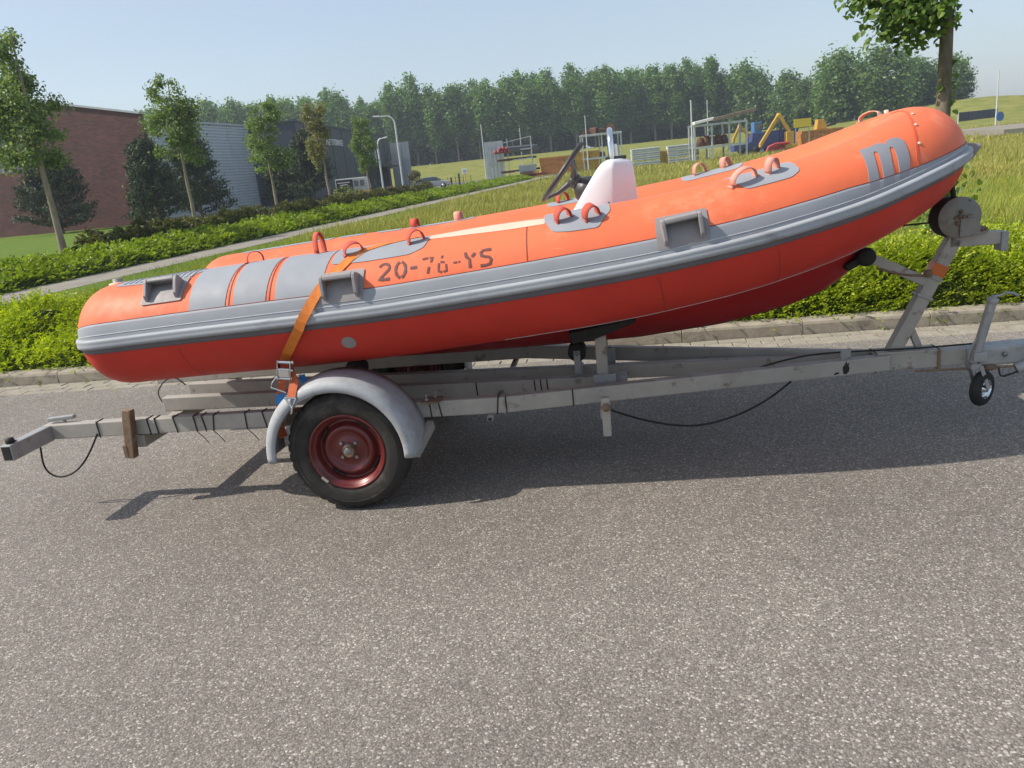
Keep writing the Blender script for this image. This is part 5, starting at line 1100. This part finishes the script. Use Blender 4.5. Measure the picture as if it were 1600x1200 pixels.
glyph(.662, .728, [[(.05, .45), (.55, .45)], [(.7, .46), (.95, .46)]], wdt=.009)
glyph(.762, .868, [[(.08, .95), (.16, .68), (.42, .5), (.44, .04)], [(.60, .62), (.88, .84)]])
glyph(.892, 1.0, [[(.95, .92), (.30, .92), (.12, .80), (.16, .62), (.42, .54), (.78, .48), (.92, .32), (.82, .12), (.5, .06), (.05, .07)]])
# emblem m, with the exact outline measured on the tube
MO = [(3.954, 61.0), (4.007, 59.5), (4.035, 60.0), (4.058, 59.0), (4.066, 54.5), (4.084, 57.5), (4.112, 58.5), (4.136, 56.0), (4.145, 49.5), (4.128, 39.0), (4.105, 27.0), (4.066, 11.0), (4.02, 11.0), (4.048, 27.0), (4.068, 38.0), (4.079, 45.5), (4.074, 48.5), (4.061, 46.5), (4.027, 31.5), (3.994, 11.0), (3.941, 11.0), (3.966, 25.0), (3.990, 39.0), (4.007, 48.0), (4.0, 51.0), (3.987, 49.0), (3.957, 34.0), (3.921, 11.5), (3.875, 11.5), (3.890, 22.0), (3.914, 35.0), (3.934, 48.0)]
patch(MO, .0036, 'emblem', mat('emblem_grey', (.235, .24, .27), .6, var=.08, scale=4), TUBE, .012)
# bow seam with studs, bow fitting
pts = [(4.128, 12), (4.140, 24), (4.170, 36), (4.215, 50), (4.262, 63), (4.350, 82), (4.47, 100), (4.58, 115)]
patch([(s - .006, a) for s, a in pts] + [(s + .006, a) for s, a in pts[::-1]], .0025, 'bow_seam', mat('bow_seam_orange', (.62, .10, .04), .45, var=.1), TUBE, .015)
for (s, a) in [(4.19, 38), (4.27, 61), (4.37, 80)]: bp(MB().lathe([(.008, 0), (.008, .003), (.005, .005), (0, .005)], surf(s, R_(a), .002), snorm(s, R_(a)), 14), 'stud', M_PALEF)
md = BL / 2; pb = surf(md, R_(0), 0.); nb_ = snorm(md, 0.); tb_ = _at(BT, np.float64(md))
bp(MB().prism([(-.01, -.05), (.03, -.05), (.075, .012), (.078, .026), (.02, .036), (-.01, .036)], pb - tb_ * .10, nb_, np.array([0, 0, 1.]), tb_, .20), 'bow_nose', M_HAND, bevel=.012)
loop(4.86, 90, .035, .12, .05, M_PALEF, .2)
bp(MB().lathe([(.012, 0), (.012, .02), (0, .022)], surf(4.78, R_(88)), snorm(4.78, R_(88)), 10), 'stud', M_PALEF)

# hull below the tubes, deck and transom
KX = [-1.15, -.3, .6, 1.2, 1.55, 2.0, 2.36, 2.55, 2.67, 2.76]; KZ = [.60, .585, .58, .588, .596, .636, .710, .78, .86, .965]
mb = MB(); rows = []
for x in np.linspace(-1.15, 2.74, 60):
    i = int(np.argmin(np.abs(BP[:141, 0] - x))); yc, zc = BP[i, 1], BP[i, 2]; r = float(brad(BA[i])); hw = max(.015, (BCY - yc) * .80 - .03); zch = zc - r * .62; zk = min(float(np.interp(x, KX, KZ)), zch - .004); row = []
    for v in np.linspace(-1, 1, 19):
        a = abs(v); z = zk + (zch - zk) * (a ** 1.15) + (.010 * math.sin(a * math.pi * 4) if .15 < a < .95 else 0); row.append((x, BCY + v * hw, z))
    rows.append(row)
n = 19; V = [p for row in rows for p in row]; mb.add(V, [(i * n + k, i * n + k + 1, (i + 1) * n + k + 1, (i + 1) * n + k) for i in range(59) for k in range(18)], 0, True); mb.add(rows[0], [tuple(range(n))])
bp(mb, 'hull', M_HULL)
mb = MB(); rows = []
for x in np.linspace(-1.15, 2.6, 30):
    i = int(np.argmin(np.abs(BP[:141, 0] - x))); hw = max(.02, BCY - BP[i, 1] - .1); rows += [(x, BCY - hw, BP[i, 2] - .16), (x, BCY + hw, BP[i, 2] - .16)]
mb.add(rows, [(2 * i, 2 * i + 1, 2 * i + 3, 2 * i + 2) for i in range(29)]); bp(mb, 'deck', M_GRP)
bp(MB().box((-1.05, BCY, .92), (.05, .9, .40)), 'transom', M_GRP, bevel=.01)
# steering console
mb = MB(); sl = []
for z, xr, xm, xf in [(.90, .93, 1.43, 1.62), (1.30, 1.205, 1.443, 1.583), (1.44, 1.300, 1.452, 1.572), (1.535, 1.368, 1.458, 1.562), (1.568, 1.398, 1.462, 1.552), (1.585, 1.432, 1.47, 1.528)]:
    k = .0 if z < 1.56 else (.012 if z < 1.58 else .035); y0, y1 = .62 + k, 1.18 - k; sl.append([(xr, y0 + .015, z), (xr + .025, y0, z), (xm, y0, z), (xf, y0 + .10, z), (xf, y1 - .10, z), (xm, y1, z), (xr + .025, y1, z), (xr, y1 - .015, z)])
V = [p for r_ in sl for p in r_]; n = 8; mb.add(V, [(i * n + k, i * n + (k + 1) % n, (i + 1) * n + (k + 1) % n, (i + 1) * n + k) for i in range(len(sl) - 1) for k in range(n)] + [tuple(range(n, 0, -1)), tuple(len(V) - n + k for k in range(n))])
mb.f[-2] = tuple(range(n))[::-1]
CON = bp(mb, 'console', M_GRP, bevel=.016, seg=3)
for o_ in (CON,):
    for p in o_.data.polygons: p.use_smooth = True
bp(MB().lathe([(.004, 0), (.004, .003), (0, .003)], (1.425, .618, 1.375), (0, -1, 0), 8), 'screw', M_PLAST, CON)
bp(MB().box((1.475, .90, 1.592), (.11, .34, .016)), 'top_plate', M_PLAST, CON, bevel=.005)
arch = [(1.455, .74, 1.585)] + [(1.452 + .0 * a, .90 - .16 * math.cos(a), 1.66 + .075 * math.sin(a)) for a in np.linspace(0, math.pi, 15)] + [(1.455, 1.06, 1.585)]
bp(MB().tube(arch, .0155, 12), 'grab_rail', M_CHROME, CON); bp(MB().tube([(1.475, .80, 1.59), (1.472, .80, 1.66)], .014, 10), 'throttle_post', M_CHROME, CON)
wa = unit(np.array([1.297 - 1.072, 0, 1.68 - 1.408])); wcn = np.array([1.185, .90, 1.544]); wn_ = unit(np.cross([0, 1., 0], wa)); wn_ = wn_ if wn_[0] > 0 else -wn_; e2 = np.array([0, 1., 0]); wn_ = unit(wn_ + .02 * e2); wa = unit(wa - wn_ * (wa @ wn_)); e2 = np.cross(wn_, wa)
rp = [wcn + .176 * (math.cos(a) * wa + math.sin(a) * e2) for a in np.linspace(0, 2 * math.pi, 49)]
SWH = bp(MB().tube(rp, .0135, 10, caps=False), 'steering_wheel', M_PLAST, CON)
for a in (R_(60), R_(180), R_(300)):
    e_ = math.cos(a) * wa + math.sin(a) * e2; bp(MB().tube([wcn + e_ * .172, wcn + e_ * .10 + wn_ * .045, wcn + wn_ * .075], [.011, .013, .022], 8), 'spoke', M_PLAST, SWH)
bp(MB().lathe([(0, -.01), (.035, -.005), (.042, .02), (.036, .05), (0, .055)], wcn + wn_ * .06, wn_, 20), 'hub', M_PLAST, SWH)
bp(MB().lathe([(.034, 0), (.055, .02), (.072, .04), (.076, .10), (.076, .18)], wcn + wn_ * .10, wn_, 20), 'steering_column', M_PLAST, CON)

# ------------------------------------------------------------------ ratchet strap
M_STRAP = mat('orange_webbing', (.68, .19, .02), .7, var=.10, scale=40, bump=.35, bscale=400)
M_STRAPR = mat('worn_red_webbing', (.50, .11, .035), .75, var=.15, scale=30, bump=.3, bscale=400)
M_BLUEW = mat('blue_label', (.02, .17, .45), .6, var=.15, scale=20)
sb0 = np.array([-.18, 0., .6]); ST = empty('ratchet_strap', tuple(toW(sb0)), TA, 'orange ratchet strap lashing the boat down to the trailer fender', 'strap')
def sp_(mb, name, m, parent=None, **k): return mb.build(name, m, parent or ST, sb0, **k)
def ribbon(pts, wdir, wd):
    V = []
    for p, w_ in zip(pts, wdir): w_ = unit(w_); V += [p - w_ * wd / 2, p + w_ * wd / 2]
    return MB().add(V, [(2 * i, 2 * i + 1, 2 * i + 3, 2 * i + 2) for i in range(len(pts) - 1)], 0, False)
RB = np.array([-.185, .045, .765])                                   # ratchet body
kp = [(1.10, -52, .004), (1.16, -34, .006), (1.225, -18, .014), (1.275, -7, .034), (1.30, 0, .037), (1.325, 6, .034), (1.36, 17, .014), (1.40, 29, .006), (1.445, 39, .005), (1.49, 48, .005), (1.535, 60, .005), (1.60, 74, .005), (1.70, 84, .005), (1.84, 95, .005), (1.96, 112, .005)]
P = [surf(s, R_(a), d_) for s, a, d_ in kp]; Wd = []
for i, (s, a, d_) in enumerate(kp):
    T = P[min(i + 1, len(P) - 1)] - P[max(i - 1, 0)]; Wd.append(np.cross(snorm(s, R_(a)), T))
for (s, a) in [(2.02, 135), (2.05, 160), (2.06, 185), (2.06, 205)]: P.append(surf(s, R_(a), .006)); Wd.append(_at(BT, np.float64(s)) * (1 if Wd[-1] @ _at(BT, np.float64(s)) > 0 else -1))
P = [RB + np.array([.01, 0, .03])] + P; Wd = [np.array([1., 0, .1]) * (1 if Wd[0][0] > 0 else -1)] + Wd
sp_(ribbon(P, Wd, .048), 'webbing', M_STRAP, solid=.003)
sp_(ribbon([RB + np.array([.012, -.008, .0]), RB + np.array([.030, -.03, -.07]), np.array([-.165, -.028, .625])], [np.array([1., 0, .12])] * 3, .046), 'short_webbing', M_STRAPR, solid=.003)
hang = [RB + np.array([-.004, -.012, -.02]), np.array([-.215, .02, .70]), np.array([-.245, .04, .635]), np.array([-.262, .05, .58]), np.array([-.285, .07, .51]), np.array([-.31, .10, .43]), np.array([-.315, .13, .375])]
sp_(ribbon(hang, [np.array([1., .1, .25])] * 4 + [np.array([.8, .6, .2])] * 3, .044), 'loose_tail', M_STRAPR, solid=.003)
sp_(ribbon([h + np.array([0, -.004, 0]) for h in hang[2:4]], [np.array([1., .1, .25])] * 2, .047), 'blue_label', M_BLUEW, solid=.003)
sp_(ribbon([RB + np.array([.05, .03, -.05]), RB + np.array([.06, .03, -.10])], [np.array([1., .2, .2])] * 2, .03), 'blue_label', M_BLUEW, solid=.003)
rt = sp_(MB().beam(RB + np.array([-.032, -.02, .045]), RB + np.array([-.046, -.03, -.055]), .004, .035, up=(0, 1, 0)).beam(RB + np.array([.032, -.02, .035]), RB + np.array([.018, -.03, -.06]), .004, .035, up=(0, 1, 0)), 'ratchet', M_CHROME, bevel=.002)
for dz in (.035, -.005, -.045): sp_(MB().tube([RB + np.array([-.045 + .25 * dz, -.022, dz]), RB + np.array([.035 + .25 * dz, -.022, dz - .008])], .009, 8), 'spindle', M_CHROME, rt)
sp_(MB().box(RB + np.array([-.008, -.040, -.018]), (.055, .006, .045), np.array(Matrix.Rotation(.12, 3, 'Y'))), 'release_plate', M_CHROME, rt, bevel=.003)
sp_(MB().tube([RB + np.array([-.045, -.03, -.03]), RB + np.array([-.075, -.04, -.06]), RB + np.array([-.085, -.045, -.085]), RB + np.array([-.015, -.045, -.115])], .0035, 6), 'ratchet_wire', M_CHROME, rt)
sp_(MB().tube([(-.195, -.030, .632), (-.165, -.036, .578), (-.14, -.030, .626), (-.195, -.030, .632)], .0055, 6).tube([(-.166, -.036, .58), (-.170, -.038, .555), (-.185, -.020, .545)], .0055, 6), 'wire_hook', M_CHROME)

# ------------------------------------------------------------------ leaf litter along the kerb
rs = np.random.RandomState(71); n = 90; X = rs.uniform(-7, 4, n); Y = ky(X) - .05 - np.abs(rs.normal(0, .25, n)); Z = np.full(n, .006)
V, F = leaf_quads(np.stack([X, Y, Z + .006], -1), rs.normal(size=(n, 3)) * .25 + np.array([0, 0, 1.]), .022 * (.6 + rs.random(n)), rs, .6)
tag(link('leaf_litter', np_mesh('leaf_litter', V, F, leaf_mat('dry_leaf', (.30, .24, .05), (.42, .36, .10), (.5, .45, .2), .2, 2.))), 'scattered dry yellow leaves along the gutter', 'leaves', None, 'stuff')
rs = np.random.RandomState(72); n = 900; X = rs.uniform(-12, 9, n); Y = ky(X) + .17 + np.abs(rs.normal(0, .03, n)) * np.sign(rs.normal(size=n)) * .6; 
V, F = leaf_quads(np.stack([X, Y, .12 + .02 * rs.random(n)], -1), rs.normal(size=(n, 3)), .045 * (.5 + rs.random(n)), rs, .25, rs.normal(size=(n, 3)) * .5 + np.array([0, -.3, 1.]))
tag(link('kerb_weeds', np_mesh('kerb_weeds', V, F, L_LAWN)), 'short grass weeds growing along the back of the kerb', 'weeds', None, 'stuff')

# ------------------------------------------------------------------ haze
hz = MB().box((0, 120, 14.5), (700, 700, 31)).build('haze', bpy.data.materials.new('haze_air')); hm = hz.data.materials[0]; hm.use_nodes = True; ht = hm.node_tree; ht.nodes.clear()
ho = ht.nodes.new('ShaderNodeOutputMaterial'); hv = ht.nodes.new('ShaderNodeVolumePrincipled'); hv.inputs['Color'].default_value = (.80, .88, 1, 1); hv.inputs['Density'].default_value = .00055; hv.inputs['Anisotropy'].default_value = .2
ht.links.new(hv.outputs[0], ho.inputs['Volume']); tag(hz, 'thin pale summer haze over the far field', 'haze', None, 'stuff')
